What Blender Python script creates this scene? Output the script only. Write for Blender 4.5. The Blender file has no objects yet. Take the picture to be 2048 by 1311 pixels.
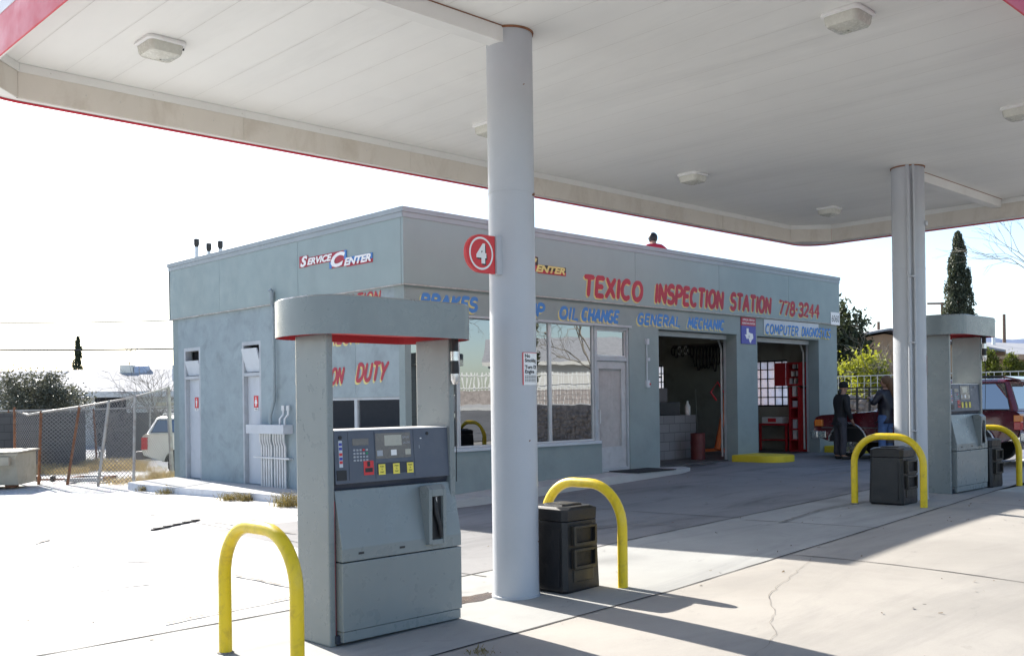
import bpy, bmesh, math, random
from mathutils import Vector, Matrix
SC = bpy.context.scene
COL = SC.collection
RN = random.Random(11)
V = Vector
# ---------------------------------------------------------------- survey of the photograph -> metres
# world x runs along the station front, y towards its back, z up; the eye stands at the origin 1.68 m above the forecourt
FP, PX, HY, ROLL, EYE = 1948.0, 1024.0, 802.3, 0.0131, 1.68
EX, EY = (0.71764, 0.69641), (-0.69641, 0.71764)
def ss(a, b, x):
    t = min(1, max(0, (x - a) / (b - a))); return t * t * (3 - 2 * t)
def gz(e, n):
    X = EX[0] * e + EY[0] * n
    return .27 * ss(-2, 6, X) * (.45 + .55 * ss(1, 4.8, n)) + .06 * ss(7, 12, n)
def ray(px, py):
    a, b = px - PX, HY - py; c, s = math.cos(ROLL), math.sin(ROLL)
    return (a * c + b * s) / FP, (-a * s + b * c) / FP
def at(px, py, d):
    rx, rz = ray(px, py); X, Y = rx * d, d
    return V((X * EX[0] + Y * EX[1], X * EY[0] + Y * EY[1], EYE + rz * d))
def gp(px, py, dz=0.0):
    d = 2.0
    while d < 400:
        p = at(px, py, d)
        if p.z < gz(p.x, p.y) + dz: break
        d += .02
    return p
def dist(p): return p.x * EX[1] + p.y * EY[1]

# ---------------------------------------------------------------- mesh helpers
class MB:
    def __init__(s): s.v, s.f, s.m, s.mi = [], [], [], 0
    def add(s, vs, fs):
        o = len(s.v); s.v += [tuple(v) for v in vs]
        for f in fs: s.f.append([i + o for i in f]); s.m.append(s.mi)
    def box(s, x0, x1, y0, y1, z0, z1):
        s.add([(x0, y0, z0), (x1, y0, z0), (x1, y1, z0), (x0, y1, z0), (x0, y0, z1), (x1, y0, z1), (x1, y1, z1), (x0, y1, z1)],
              [(0, 3, 2, 1), (4, 5, 6, 7), (0, 1, 5, 4), (1, 2, 6, 5), (2, 3, 7, 6), (3, 0, 4, 7)]); return s
    def quad(s, a, b, c, d): s.add([a, b, c, d], [(0, 1, 2, 3)]); return s
    def hexa(s, lo, hi):            # two matching loops of points joined and capped
        n = len(lo); s.add(list(lo) + list(hi), [tuple(range(n))[::-1], tuple(range(n, 2 * n))] + [(i, (i + 1) % n, n + (i + 1) % n, n + i) for i in range(n)]); return s
    def prism(s, poly, ax, lo, hi): # 2-D polygon swept along axis 0/1/2
        def mk(p, t):
            return (t, p[0], p[1]) if ax == 0 else (p[0], t, p[1]) if ax == 1 else (p[0], p[1], t)
        return s.hexa([mk(p, lo) for p in poly], [mk(p, hi) for p in poly])
    def tube(s, path, r, n=8, closed=False):
        P = [V(p) for p in path]; k = len(P); rr = r if isinstance(r, (list, tuple)) else [r] * k
        up = None; rings = []
        for i in range(k):
            a = P[i - 1] if (i > 0 or closed) else P[i]; b = P[(i + 1) % k] if (i < k - 1 or closed) else P[i]
            t = (b - a)
            t = t.normalized() if t.length > 1e-9 else V((0, 0, 1))
            if up is None: up = V((0, 0, 1)) if abs(t.z) < .9 else V((1, 0, 0))
            up = (up - t * up.dot(t))
            up = up.normalized() if up.length > 1e-6 else t.orthogonal().normalized()
            sd = t.cross(up)
            rings.append([P[i] + (up * math.cos(2 * math.pi * j / n) + sd * math.sin(2 * math.pi * j / n)) * rr[i] for j in range(n)])
        vs = [p for g in rings for p in g]; fs = []
        for i in range(k if closed else k - 1):
            for j in range(n):
                fs.append((i * n + j, i * n + (j + 1) % n, ((i + 1) % k) * n + (j + 1) % n, ((i + 1) % k) * n + j))
        if not closed: fs += [tuple(range(n))[::-1], tuple(range((k - 1) * n, k * n))]
        s.add(vs, fs); return s
    def lathe(s, prof, n=24, c=(0, 0, 0), ax=2, sx=1, sy=1):
        vs, fs = [], []
        for r, h in prof:
            for j in range(n):
                a = 2 * math.pi * j / n; p = (r * math.cos(a) * sx, r * math.sin(a) * sy, h)
                p = p if ax == 2 else (h, p[0], p[1]) if ax == 0 else (p[0], h, p[1])
                vs.append((p[0] + c[0], p[1] + c[1], p[2] + c[2]))
        for i in range(len(prof) - 1):
            for j in range(n): fs.append((i * n + j, i * n + (j + 1) % n, (i + 1) * n + (j + 1) % n, (i + 1) * n + j))
        fs += [tuple(range(n))[::-1], tuple(range((len(prof) - 1) * n, len(prof) * n))]
        s.add(vs, fs); return s
    def ball(s, c, r, nu=14, nv=9):
        r = r if isinstance(r, (tuple, list)) else (r, r, r)
        vs = [(c[0] + r[0] * math.sin(math.pi * i / nv) * math.cos(2 * math.pi * j / nu), c[1] + r[1] * math.sin(math.pi * i / nv) * math.sin(2 * math.pi * j / nu), c[2] + r[2] * math.cos(math.pi * i / nv)) for i in range(nv + 1) for j in range(nu)]
        s.add(vs, [(i * nu + j, (i + 1) * nu + j, (i + 1) * nu + (j + 1) % nu, i * nu + (j + 1) % nu) for i in range(nv) for j in range(nu)]); return s
    def build(s, name, mats, parent=None, smooth=0, bevel=0, loc=None, merge=False):
        me = bpy.data.meshes.new(name); me.from_pydata(s.v, [], s.f)
        for m in (mats if isinstance(mats, (list, tuple)) else [mats]): me.materials.append(m)
        if len(me.materials) > 1: me.polygons.foreach_set('material_index', s.m)
        bm = bmesh.new(); bm.from_mesh(me)
        if merge or smooth or bevel: bmesh.ops.remove_doubles(bm, verts=bm.verts, dist=1e-5)
        if len(bm.faces) < 6000: bmesh.ops.recalc_face_normals(bm, faces=bm.faces)
        if bevel:
            ed = [e for e in bm.edges if len(e.link_faces) == 2 and e.calc_face_angle(0) > .5]
            bmesh.ops.bevel(bm, geom=ed, offset=bevel, segments=2, profile=.6, affect='EDGES', clamp_overlap=True)
        bm.to_mesh(me); bm.free()
        if smooth:
            for p in me.polygons: p.use_smooth = True
            me.set_sharp_from_angle(angle=math.radians(smooth))
        o = bpy.data.objects.new(name, me); COL.objects.link(o)
        if parent: o.parent = parent
        if loc: o.location = loc
        return o
def thing(name, label, cat, loc=(0, 0, 0), rz=0, group=None):
    o = bpy.data.objects.new(name, None); COL.objects.link(o); o.empty_display_size = .2
    o.location = loc; o.rotation_euler = (0, 0, rz); return tag(o, label, cat, group)
def tag(o, label, cat, group=None):
    o['label'] = label; o['category'] = cat
    if group: o['group'] = group
    return o
def struct(o, kind='structure'): o['kind'] = kind; return o
def clone(o, parent=None):
    c = o.copy(); COL.objects.link(c)
    if parent: c.parent = parent
    for ch in list(o.children): clone(ch, c)
    return c

# ---------------------------------------------------------------- procedural materials
def nt(name):
    m = bpy.data.materials.new(name); m.use_nodes = True; t = m.node_tree
    return m, t, t.nodes, t.links, t.nodes['Principled BSDF']
def noise(N, L, co, scale, detail=5, rough=.6, stretch=None, dist=0):
    n = N.new('ShaderNodeTexNoise'); n.inputs['Scale'].default_value = scale; n.inputs['Detail'].default_value = detail
    n.inputs['Roughness'].default_value = rough; n.inputs['Distortion'].default_value = dist
    if stretch:
        mp = N.new('ShaderNodeMapping'); mp.inputs['Scale'].default_value = stretch; L.new(co, mp.inputs[0]); co = mp.outputs[0]
    L.new(co, n.inputs['Vector']); return n.outputs['Fac']
def ramp(N, L, fac, a, b, ca=0.0, cb=1.0):
    r = N.new('ShaderNodeMapRange'); r.inputs[1].default_value = a; r.inputs[2].default_value = b
    r.inputs[3].default_value = ca; r.inputs[4].default_value = cb; L.new(fac, r.inputs[0]); return r.outputs[0]
def mixc(N, L, fac, a, b, mode='MIX'):
    m = N.new('ShaderNodeMix'); m.data_type = 'RGBA'; m.blend_type = mode
    for s_, v in ((0, fac), (6, a), (7, b)):
        if hasattr(v, 'node'): L.new(v, m.inputs[s_])
        elif s_ == 0: m.inputs[0].default_value = v
        else: m.inputs[s_].default_value = (*v, 1)
    return m.outputs[2]
def math_(N, L, op, a, b=None):
    m = N.new('ShaderNodeMath'); m.operation = op
    for i, v in enumerate((a, b)):
        if v is None: continue
        if hasattr(v, 'node'): L.new(v, m.inputs[i])
        else: m.inputs[i].default_value = v
    return m.outputs[0]
def bump(N, L, B, h, strength=.3, d=.01):
    b = N.new('ShaderNodeBump'); b.inputs['Strength'].default_value = strength; b.inputs['Distance'].default_value = d
    L.new(h, b.inputs['Height']); L.new(b.outputs[0], B.inputs['Normal'])
def mat(name, col, rough=.6, var=.12, scale=4, metal=0, spec=.4, bmp=0, bscale=60, dirt=None, dscale=2.0, damt=.35, stretch=None, coat=0, space='Object'):
    m, t, N, L, B = nt(name); tc = N.new('ShaderNodeTexCoord'); co = tc.outputs['Object']
    f = noise(N, L, co, scale, 6, .65, stretch)
    c = mixc(N, L, ramp(N, L, f, .3, .7), tuple(x * (1 - var) for x in col), tuple(min(1, x * (1 + var)) for x in col))
    if dirt:
        f2 = noise(N, L, co, dscale, 8, .7, stretch, .4)
        c = mixc(N, L, ramp(N, L, f2, .5, .78, 0, damt), c, dirt)
    L.new(c, B.inputs['Base Color'])
    f3 = noise(N, L, co, scale * 5, 3)
    L.new(ramp(N, L, f3, .3, .7, max(.02, rough - .1), min(1, rough + .1)), B.inputs['Roughness'])
    B.inputs['Metallic'].default_value = metal; B.inputs['Specular IOR Level'].default_value = spec
    if coat: B.inputs['Coat Weight'].default_value = coat; B.inputs['Coat Roughness'].default_value = .08
    if bmp: bump(N, L, B, noise(N, L, co, bscale, 4), bmp)
    return m
def glassmat(name, refl=.5, tint=(.25, .3, .32), rough=.0):
    m, t, N, L, B = nt(name); N.remove(B); out = N['Material Output']
    tr = N.new('ShaderNodeBsdfTransparent'); tr.inputs[0].default_value = (*tint, 1)
    gl = N.new('ShaderNodeBsdfGlossy'); gl.inputs['Roughness'].default_value = rough; gl.inputs[0].default_value = (.92, .95, .97, 1)
    fr = N.new('ShaderNodeLayerWeight'); fr.inputs[0].default_value = .35
    mx = N.new('ShaderNodeMixShader'); L.new(ramp(N, L, fr.outputs['Fresnel'], 0, 1, refl, 1), mx.inputs[0])
    L.new(tr.outputs[0], mx.inputs[1]); L.new(gl.outputs[0], mx.inputs[2]); L.new(mx.outputs[0], out.inputs[0])
    tc = N.new('ShaderNodeTexCoord'); b = N.new('ShaderNodeBump'); b.inputs['Strength'].default_value = .04; b.inputs['Distance'].default_value = .02
    L.new(noise(N, L, tc.outputs['Object'], 1.6, 2), b.inputs['Height']); L.new(b.outputs[0], gl.inputs['Normal'])
    return m
def emis(name, col, s):
    m, t, N, L, B = nt(name); B.inputs['Base Color'].default_value = (*col, 1)
    B.inputs['Emission Color'].default_value = (*col, 1); B.inputs['Emission Strength'].default_value = s; return m

# ---------------------------------------------------------------- lettering
def text_mesh(s, size=1, bold=.0, shear=0, space=1, align='CENTER'):
    cu = bpy.data.curves.new('lettering', 'FONT'); cu.body = s; cu.size = size; cu.offset = bold * size; cu.shear = shear
    cu.space_character = space; cu.align_x = align; cu.align_y = 'CENTER'; cu.resolution_u = 3; cu.extrude = .0
    o = bpy.data.objects.new('lettering', cu); COL.objects.link(o)
    dg = bpy.context.evaluated_depsgraph_get(); me = bpy.data.meshes.new_from_object(o.evaluated_get(dg))
    vs = [v.co.copy() for v in me.vertices]; fs = [tuple(p.vertices) for p in me.polygons]
    bpy.data.objects.remove(o); bpy.data.curves.remove(cu); bpy.data.meshes.remove(me)
    return vs, fs
def put_text(mb, s, size, fn, **k):      # fn maps flat text coordinates (x, y) to 3-D
    vs, fs = text_mesh(s, size, **k); mb.add([fn(v.x, v.y) for v in vs], fs)
    return (min(v.x for v in vs), max(v.x for v in vs)) if vs else (0, 0)
def fit_text(mb, s, x0, x1, y0, y1, fn, **k):   # lettering stretched into a rectangle
    vs, fs = text_mesh(s, 1, **k)
    a, b = min(v.x for v in vs), max(v.x for v in vs); c, d = min(v.y for v in vs), max(v.y for v in vs)
    mb.add([fn(x0 + (v.x - a) / (b - a) * (x1 - x0), y0 + (v.y - c) / (d - c) * (y1 - y0)) for v in vs], fs)
def arc(cx, cy, rx, ry, a0, a1, n=9): return [(cx + rx * math.cos(math.radians(a0 + (a1 - a0) * i / n)), cy + ry * math.sin(math.radians(a0 + (a1 - a0) * i / n))) for i in range(n + 1)]
GL = {   # brush strokes of a sign painter's capitals in a box 1 high
 'A': (.62, [[(0, 0), (.3, 1)], [(.3, 1), (.6, 0)], [(.12, .36), (.5, .36)]]),
 'B': (.55, [[(.04, 0), (.04, 1)], [(.04, 1), (.25, 1)] + arc(.25, .76, .24, .24, 90, -90) + [(.04, .52)], [(.04, .52), (.27, .52)] + arc(.27, .26, .27, .26, 90, -90) + [(.04, 0)]]),
 'C': (.56, [arc(.3, .5, .3, .5, 52, 308, 14)]),
 'D': (.58, [[(.04, 0), (.04, 1)], [(.04, 1), (.2, 1)] + arc(.2, .5, .36, .5, 90, -90, 12) + [(.04, 0)]]),
 'E': (.48, [[(.04, 0), (.04, 1)], [(.04, 1), (.46, 1)], [(.04, .53), (.4, .53)], [(.04, 0), (.47, 0)]]),
 'G': (.6, [arc(.3, .5, .3, .5, 50, 330, 14) + [(.57, .42), (.34, .42)]]),
 'H': (.58, [[(.04, 0), (.04, 1)], [(.54, 0), (.54, 1)], [(.04, .5), (.54, .5)]]),
 'I': (.12, [[(.06, 0), (.06, 1)]]),
 'K': (.56, [[(.04, 0), (.04, 1)], [(.5, 1), (.06, .42)], [(.2, .58), (.54, 0)]]),
 'L': (.46, [[(.04, 1), (.04, 0), (.45, 0)]]),
 'M': (.74, [[(.02, 0), (.12, 1)], [(.12, 1), (.37, .25)], [(.37, .25), (.62, 1)], [(.62, 1), (.72, 0)]]),
 'N': (.6, [[(.04, 0), (.04, 1)], [(.04, 1), (.54, 0)], [(.54, 0), (.54, 1)]]),
 'O': (.62, [arc(.31, .5, .29, .5, 90, 450, 18)]),
 'P': (.54, [[(.04, 0), (.04, 1)], [(.04, 1), (.25, 1)] + arc(.25, .73, .27, .27, 90, -90) + [(.04, .46)]]),
 'R': (.56, [[(.04, 0), (.04, 1)], [(.04, 1), (.25, 1)] + arc(.25, .74, .26, .26, 90, -90) + [(.04, .48)], [(.22, .48), (.54, 0)]]),
 'S': (.52, [arc(.27, .75, .24, .25, 35, 265, 10)[:-1] + arc(.25, .26, .26, .26, 85, -150, 12)]),
 'T': (.54, [[(0, 1), (.54, 1)], [(.27, 1), (.27, 0)]]),
 'U': (.56, [[(.04, 1), (.04, .3)] + arc(.28, .28, .24, .28, 180, 360, 10) + [(.52, 1)]]),
 'X': (.56, [[(.02, 1), (.54, 0)], [(.52, 1), (.02, 0)]]),
 'Y': (.56, [[(0, 1), (.27, .48)], [(.56, 1), (.27, .48), (.2, 0)]]),
 '2': (.52, [arc(.26, .72, .24, .28, 160, -40, 10) + [(.02, 0), (.52, 0)]]),
 '3': (.5, [arc(.24, .75, .24, .25, 150, -80, 10)[:-1] + [(.2, .52)], [(.2, .52)] + arc(.24, .26, .26, .26, 85, -150, 10)]),
 '4': (.56, [[(.4, 0), (.4, 1)], [(.4, 1), (.02, .34), (.56, .34)]]),
 '7': (.5, [[(0, 1), (.5, 1), (.16, 0)]]),
 '8': (.52, [arc(.26, .76, .2, .24, -90, 270, 14), arc(.26, .26, .26, .26, 90, 450, 14)]),
 '.': (.24, [[(.08, .45), (.16, .5)]]), ' ': (.4, [])}
def brush(mb, text, x0, x1, z0, z1, fn, w=.2, slant=.0, seed=1, lift=.0):
    r = random.Random(seed); pos = 0; strokes = []
    for ch in text:
        wd, st = GL[ch]
        for s_ in st: strokes.append([(pos + p[0], p[1]) for p in s_])
        pos += wd + .17
    k = (x1 - x0) / (pos - .17); h = z1 - z0; wr = w * h
    for i, st in enumerate(strokes):
        j = r.uniform(-.02, .02)
        P = [V((x0 + p[0] * k + (p[1] - .5) * slant * h, z0 + wr / 2 + (p[1] + j) * (h - wr))) for p in st]
        if len(P) == 2: P = [P[0].lerp(P[1], t / 4) for t in range(5)]
        L_, R_ = [], []
        for q in range(len(P)):
            t = (P[min(q + 1, len(P) - 1)] - P[max(q - 1, 0)]).normalized(); nn = V((-t.y, t.x))
            ww = wr * .5 * (1 + r.uniform(-.07, .07)) * (.88 if q in (0, len(P) - 1) else 1)
            L_.append(P[q] + nn * ww); R_.append(P[q] - nn * ww)
        ta = (P[0] - P[1]).normalized(); tb = (P[-1] - P[-2]).normalized()
        loop = L_ + [P[-1] + tb * wr * .3] + R_[::-1] + [P[0] + ta * wr * .3]
        d = lift + .0003 * (i % 6); m = len(P); dd = lambda q: d + .00028 * q / m
        vs = [fn(p.x, p.y, dd(q % m)) for q, p in enumerate(L_ + R_)] + [fn((P[-1] + tb * wr * .34).x, (P[-1] + tb * wr * .34).y, dd(m)), fn((P[0] + ta * wr * .34).x, (P[0] + ta * wr * .34).y, dd(-1))]
        fs = [(q, q + 1, m + q + 1, m + q) for q in range(m - 1)] + [(m - 1, 2 * m, 2 * m - 1), (0, m, 2 * m + 1)]
        mb.add(vs, fs)
def pn(px, py, n):      # where the line of sight meets the upright plane y = n
    rx, rz = ray(px, py); d = n / (rx * EY[0] + EY[1]); return at(px, py, d)
def pe(px, py, e):
    rx, rz = ray(px, py); d = e / (rx * EX[0] + EX[1]); return at(px, py, d)
# ---------------------------------------------------------------- palette
M = {}
M['wall'] = mat('painted_stucco', (.25, .302, .302), .85, .07, 1.2, bmp=.35, bscale=45, dirt=(.17, .20, .21), dscale=1.1, damt=.5)
M['wall_side'] = mat('patched_stucco', (.285, .343, .365), .85, .10, 1.6, bmp=.45, bscale=40, dirt=(.17, .205, .21), dscale=2.2, damt=.75)  # same paint as the front, base lightened for glare; the patches are real
M['fascia'] = mat('painted_fascia', (.245, .312, .314), .55, .04, .8, dirt=(.22, .265, .26), dscale=.7, damt=.4, stretch=(1, 1, .3))
M['coping'] = mat('coping_metal', (.27, .31, .33), .5, .05, 2)
M['edge'] = mat('bare_trim', (.42, .42, .40), .7, .25, 6, dirt=(.2, .16, .12), dscale=9, damt=.8)
M['alu'] = mat('window_aluminium', (.55, .56, .57), .4, .06, 3, metal=.3)
M['doorpaint'] = mat('door_paint', (.50, .53, .57), .5, .04, 2, dirt=(.36, .38, .4), dscale=3, damt=.4)
M['doorgrey'] = mat('worn_door', (.46, .47, .48), .6, .08, 3, dirt=(.2, .19, .19), dscale=5, damt=.5)
M['framep'] = mat('door_frame_paint', (.40, .43, .46), .55, .08, 3, dirt=(.25, .24, .22), dscale=4, damt=.5)
M['blind'] = mat('pleated_blind', (.42, .41, .41), .8, .1, 5, dirt=(.25, .23, .22), dscale=6, damt=.5)
M['dark'] = mat('painted_shade', (.02, .021, .024), .8, .2)
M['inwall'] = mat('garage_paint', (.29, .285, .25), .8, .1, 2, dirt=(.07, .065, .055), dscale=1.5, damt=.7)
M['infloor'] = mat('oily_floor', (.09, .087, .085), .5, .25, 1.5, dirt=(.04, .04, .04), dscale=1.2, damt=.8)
M['conduit'] = mat('galvanised_conduit', (.60, .62, .64), .45, .15, 7, metal=.35, dirt=(.4, .4, .4), dscale=14, damt=.6)
M['red_paint'] = mat('sign_red', (.36, .032, .055), .6, .12, 6)
M['blue_paint'] = mat('sign_blue', (.055, .20, .50), .6, .12, 6)
M['yel_paint'] = mat('sign_yellow', (.60, .52, .20), .6, .08, 6)
M['white'] = mat('white_paint', (.78, .78, .77), .5, .05, 5)
M['offwhite'] = mat('faded_board', (.52, .56, .60), .6, .07, 3)
M['black'] = mat('black_paint', (.02, .02, .022), .45, .1)
M['glass'] = glassmat('shop_glass', .30, (.15, .16, .16))
M['glass_blue'] = glassmat('side_glass', .4, (.08, .11, .17))
M['glass_clear'] = glassmat('clear_glass', .08, (.85, .88, .88))
def dusty():
    m, t, N, L, B = nt('dusty_glass'); N.remove(B); a = N.new('ShaderNodeBsdfTransparent'); a.inputs[0].default_value = (.8, .8, .85, 1); b_ = N.new('ShaderNodeBsdfTranslucent'); b_.inputs[0].default_value = (.85, .85, .92, 1)
    tc = N.new('ShaderNodeTexCoord'); mx = N.new('ShaderNodeMixShader'); L.new(ramp(N, L, noise(N, L, tc.outputs['Object'], 3, 4), .3, .7, .35, .7), mx.inputs[0]); L.new(a.outputs[0], mx.inputs[1]); L.new(b_.outputs[0], mx.inputs[2]); L.new(mx.outputs[0], N['Material Output'].inputs[0]); return m
M['glass_frost'] = dusty()
M['rust'] = mat('rust', (.20, .09, .05), .9, .35, 9, dirt=(.35, .28, .2), dscale=12, damt=.5)
M['cpost'] = mat('fence_pipe', (.40, .38, .35), .6, .2, 6, dirt=(.19, .10, .06), dscale=5, damt=.9)
M['redbright'] = mat('bright_red', (.60, .035, .04), .4, .06)
M['bluebright'] = mat('bright_blue', (.05, .06, .33), .45, .06)

# ---------------------------------------------------------------- ground
def concrete(name, base, dark, amt, speck=.12, streak=(.25, 1.2, 1), rough=.8):
    m, t, N, L, B = nt(name); g = N.new('ShaderNodeNewGeometry'); co = g.outputs['Position']
    c = mixc(N, L, ramp(N, L, noise(N, L, co, .55, 8, .62, (1, 1, 1), .3), .35, .68), tuple(x * .86 for x in base), tuple(min(1, x * 1.1) for x in base))
    c = mixc(N, L, ramp(N, L, noise(N, L, co, .9, 8, .72, streak, 1.0), .50, .74, 0, amt), c, dark)
    c = mixc(N, L, ramp(N, L, noise(N, L, co, 2.6, 6, .7, (1, 1, 1), .6), .62, .72, 0, amt * .6), c, tuple(x * .75 for x in dark))
    c = mixc(N, L, ramp(N, L, noise(N, L, co, 85, 3, .8), .35, .7, 0, speck), c, tuple(x * .45 for x in base))
    w = N.new('ShaderNodeTexVoronoi'); w.inputs['Scale'].default_value = 1.7; L.new(co, w.inputs[0])
    c = mixc(N, L, ramp(N, L, w.outputs['Distance'], .016, .03, .75, 0), c, (.05, .045, .04))
    w2 = N.new('ShaderNodeTexVoronoi'); w2.inputs['Scale'].default_value = .62; n2 = N.new('ShaderNodeVectorMath'); n2.operation = 'ADD'; n3 = N.new('ShaderNodeTexNoise'); n3.inputs['Scale'].default_value = 3; L.new(co, n3.inputs['Vector']); n4 = N.new('ShaderNodeVectorMath'); n4.operation = 'SCALE'; n4.inputs['Scale'].default_value = .35; L.new(n3.outputs['Color'], n4.inputs[0]); L.new(co, n2.inputs[0]); L.new(n4.outputs[0], n2.inputs[1]); L.new(n2.outputs[0], w2.inputs[0])
    c = mixc(N, L, ramp(N, L, w2.outputs['Distance'], .06, .24, .5 * amt, 0), c, tuple(x * .6 for x in dark))
    L.new(c, B.inputs['Base Color']); B.inputs['Roughness'].default_value = rough; B.inputs['Specular IOR Level'].default_value = .3
    h = math_(N, L, 'ADD', noise(N, L, co, 90, 3), math_(N, L, 'MULTIPLY', noise(N, L, co, 6, 4), 2.0))
    bump(N, L, B, h, .22, .006); return m
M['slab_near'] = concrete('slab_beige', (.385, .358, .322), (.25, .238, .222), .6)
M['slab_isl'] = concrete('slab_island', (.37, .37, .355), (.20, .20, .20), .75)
M['slab_drive'] = concrete('slab_drive', (.25, .245, .245), (.085, .084, .088), .9)  # oily traffic wear, with the shaded side's darkness worked into the base
M['slab_left'] = concrete('slab_sunlit', (.55, .54, .52), (.40, .39, .375), .5)  # sunlit side of the drive, glare and extra bounce put into its colour
M['walk'] = concrete('walk_concrete', (.50, .50, .49), (.33, .32, .31), .5)
M['kerbpaint'] = mat('kerb_whitewash', (.66, .67, .70), .75, .1, 3, bmp=.3, bscale=25, dirt=(.36, .34, .32), dscale=3, damt=.7)
M['asphalt'] = concrete('asphalt', (.07, .07, .072), (.045, .045, .045), .5, .3)
M['joint'] = mat('joint_filler', (.05, .047, .045), .9, .4, 8)
M['crack'] = mat('crack_dirt', (.22, .20, .175), .9, .4, 8)
def gravel():
    m, t, N, L, B = nt('gravel'); g = N.new('ShaderNodeNewGeometry'); co = g.outputs['Position']
    v = N.new('ShaderNodeTexVoronoi'); v.inputs['Scale'].default_value = 14; L.new(co, v.inputs[0])
    c = mixc(N, L, ramp(N, L, noise(N, L, co, .35, 7, .65), .35, .7), (.36, .345, .325), (.46, .445, .425))
    c = mixc(N, L, .5, c, v.outputs['Color'], 'OVERLAY'); hs = N.new('ShaderNodeHueSaturation'); hs.inputs['Saturation'].default_value = .25
    L.new(c, hs.inputs['Color']); L.new(hs.outputs[0], B.inputs['Base Color']); B.inputs['Roughness'].default_value = .95
    bump(N, L, B, v.outputs['Distance'], .9, .03); return m
M['gravel'] = gravel()
def track(pts):      # y of a slab joint as a function of x, read from the photograph
    Q = sorted((gp(*p).x, gp(*p).y) for p in pts)
    def f(e):
        if e <= Q[0][0]: return Q[0][1]
        for (a, b), (c, d) in zip(Q[:-1], Q[1:]):
            if e <= c: return b + (d - b) * (e - a) / (c - a)
        return Q[-1][1]
    return f
_st = lambda a, b, k: [(a[0] + (b[0] - a[0]) * i / k, a[1] + (b[1] - a[1]) * i / k) for i in range(k + 1)]
NA = track(_st((960, 1285), (1332, 1184), 4) + _st((1332, 1184), (2040, 966), 10)); NB = track(_st((1252, 1080.6), (2040, 916), 10))
wy = lambda e, n: NA(e) if n == 4.9 else NB(e) if n == 6.75 else n
def sheet(name, es, ns, mats, dz, pick=None):
    vs = [(e, wy(e, n), gz(e, wy(e, n)) + dz) for n in ns for e in es]; k = len(es)
    fs, mi = [], []
    for j in range(len(ns) - 1):
        for i in range(k - 1):
            fs.append((j * k + i, j * k + i + 1, (j + 1) * k + i + 1, (j + 1) * k + i)); mi.append(pick((es[i] + es[i + 1]) / 2, (ns[j] + ns[j + 1]) / 2) if pick else 0)
    me = bpy.data.meshes.new(name); me.from_pydata(vs, [], fs)
    for m in mats: me.materials.append(m)
    me.polygons.foreach_set('material_index', mi); me.polygons.foreach_set('use_smooth', [True] * len(fs))
    o = bpy.data.objects.new(name, me); COL.objects.link(o); return struct(o)
fr = lambda a, b, s: [a + (b - a) * i / max(1, round((b - a) / s)) for i in range(round((b - a) / s) + 1)]
es = fr(-24, 64, .5)
nlot = fr(-8, 4.9, .5)[:-1] + [4.9] + fr(4.9, 6.75, .46)[1:-1] + [6.75] + fr(6.75, 18.4, .5)[1:]
sheet('ground', [-700, -300, -120, -60] + [x for x in es] + [90, 150, 300, 700], [-700, -300, -100, -60, -40, -22] + nlot + fr(18.9, 40, 1) + [60, 90, 140, 300, 700], [M['gravel']], -.03)
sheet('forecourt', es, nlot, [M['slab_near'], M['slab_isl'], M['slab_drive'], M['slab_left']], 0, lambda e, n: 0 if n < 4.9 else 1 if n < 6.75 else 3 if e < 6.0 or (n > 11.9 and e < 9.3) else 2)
def drape(mb, pts, w, dz=.004, jag=0, step=.25):
    r = random.Random(len(pts) * 7 + int(pts[0][0] * 10)); P = []
    for a, b in zip(pts[:-1], pts[1:]):
        k = max(1, int((V(b) - V(a)).length / step))
        P += [V(a).lerp(V(b), i / k) for i in range(k)]
    P.append(V(pts[-1])); q = []
    for i, p in enumerate(P):
        t = (P[min(i + 1, len(P) - 1)] - P[max(i - 1, 0)]).normalized(); nn = V((-t.y, t.x)); o = r.uniform(-jag, jag); ww = w * r.uniform(.45, 1.2) if jag else w * r.uniform(.8, 1.15)
        q.append((p + nn * (o + ww / 2), p + nn * (o - ww / 2)))
    for (a, b), (c, d) in zip(q[:-1], q[1:]):
        mb.quad((a.x, a.y, gz(a.x, a.y) + dz), (b.x, b.y, gz(b.x, b.y) + dz), (d.x, d.y, gz(d.x, d.y) + dz), (c.x, c.y, gz(c.x, c.y) + dz))
j = MB()
for n_, a, b in ((4.9, -20, 50), (6.75, -20, 50), (12.4, -20, 8.2)): drape(j, [(a + (b - a) * i / 140, wy(a + (b - a) * i / 140, n_)) for i in range(141)], .026, jag=.004)
for e_, a, b in ((8.4, -7, 4.88), (13.2, -7, 4.88), (2.2, -7, 4.88), (1.2, 4.92, 18), (6.2, 6.77, 17.8), (10.6, 6.77, 11.0), (15.2, 6.77, 11.1), (10.4, 4.92, 6.73), (-5, -7, 18)): drape(j, [(e_, a), (e_ + .05, b)], .018, jag=.004)
j.mi = 1
g2 = lambda *p: (lambda q: (q.x, q.y))(gp(*p))
drape(j, [g2(*p) for p in ((1627, 1112), (1600, 1138), (1545, 1182), (1537, 1200), (1549, 1222), (1541, 1245), (1556, 1262), (1540, 1290), (1510, 1311))], .005, .005, .02, .07)
for tr in (((0, 1102), (60, 1092), (100, 1078)), ((175, 1186), (260, 1172), (306, 1168)), ((190, 1010), (290, 1003)), ((300, 1030), (420, 1008), (540, 990)), ((330, 1250), (470, 1220), (590, 1195)), ((135, 1135), (200, 1122), (308, 1124)), ((395, 1040), (500, 1055), (592, 1068)), ((470, 1152), (585, 1175)), ((1130, 1062), (1240, 1052), (1330, 1049)), ((1560, 1046), (1640, 1020), (1740, 1002)), ((1660, 950), (1700, 944), (1760, 948))):
    drape(j, [g2(*p) for p in tr], .035, .014, .012, .1)
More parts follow.
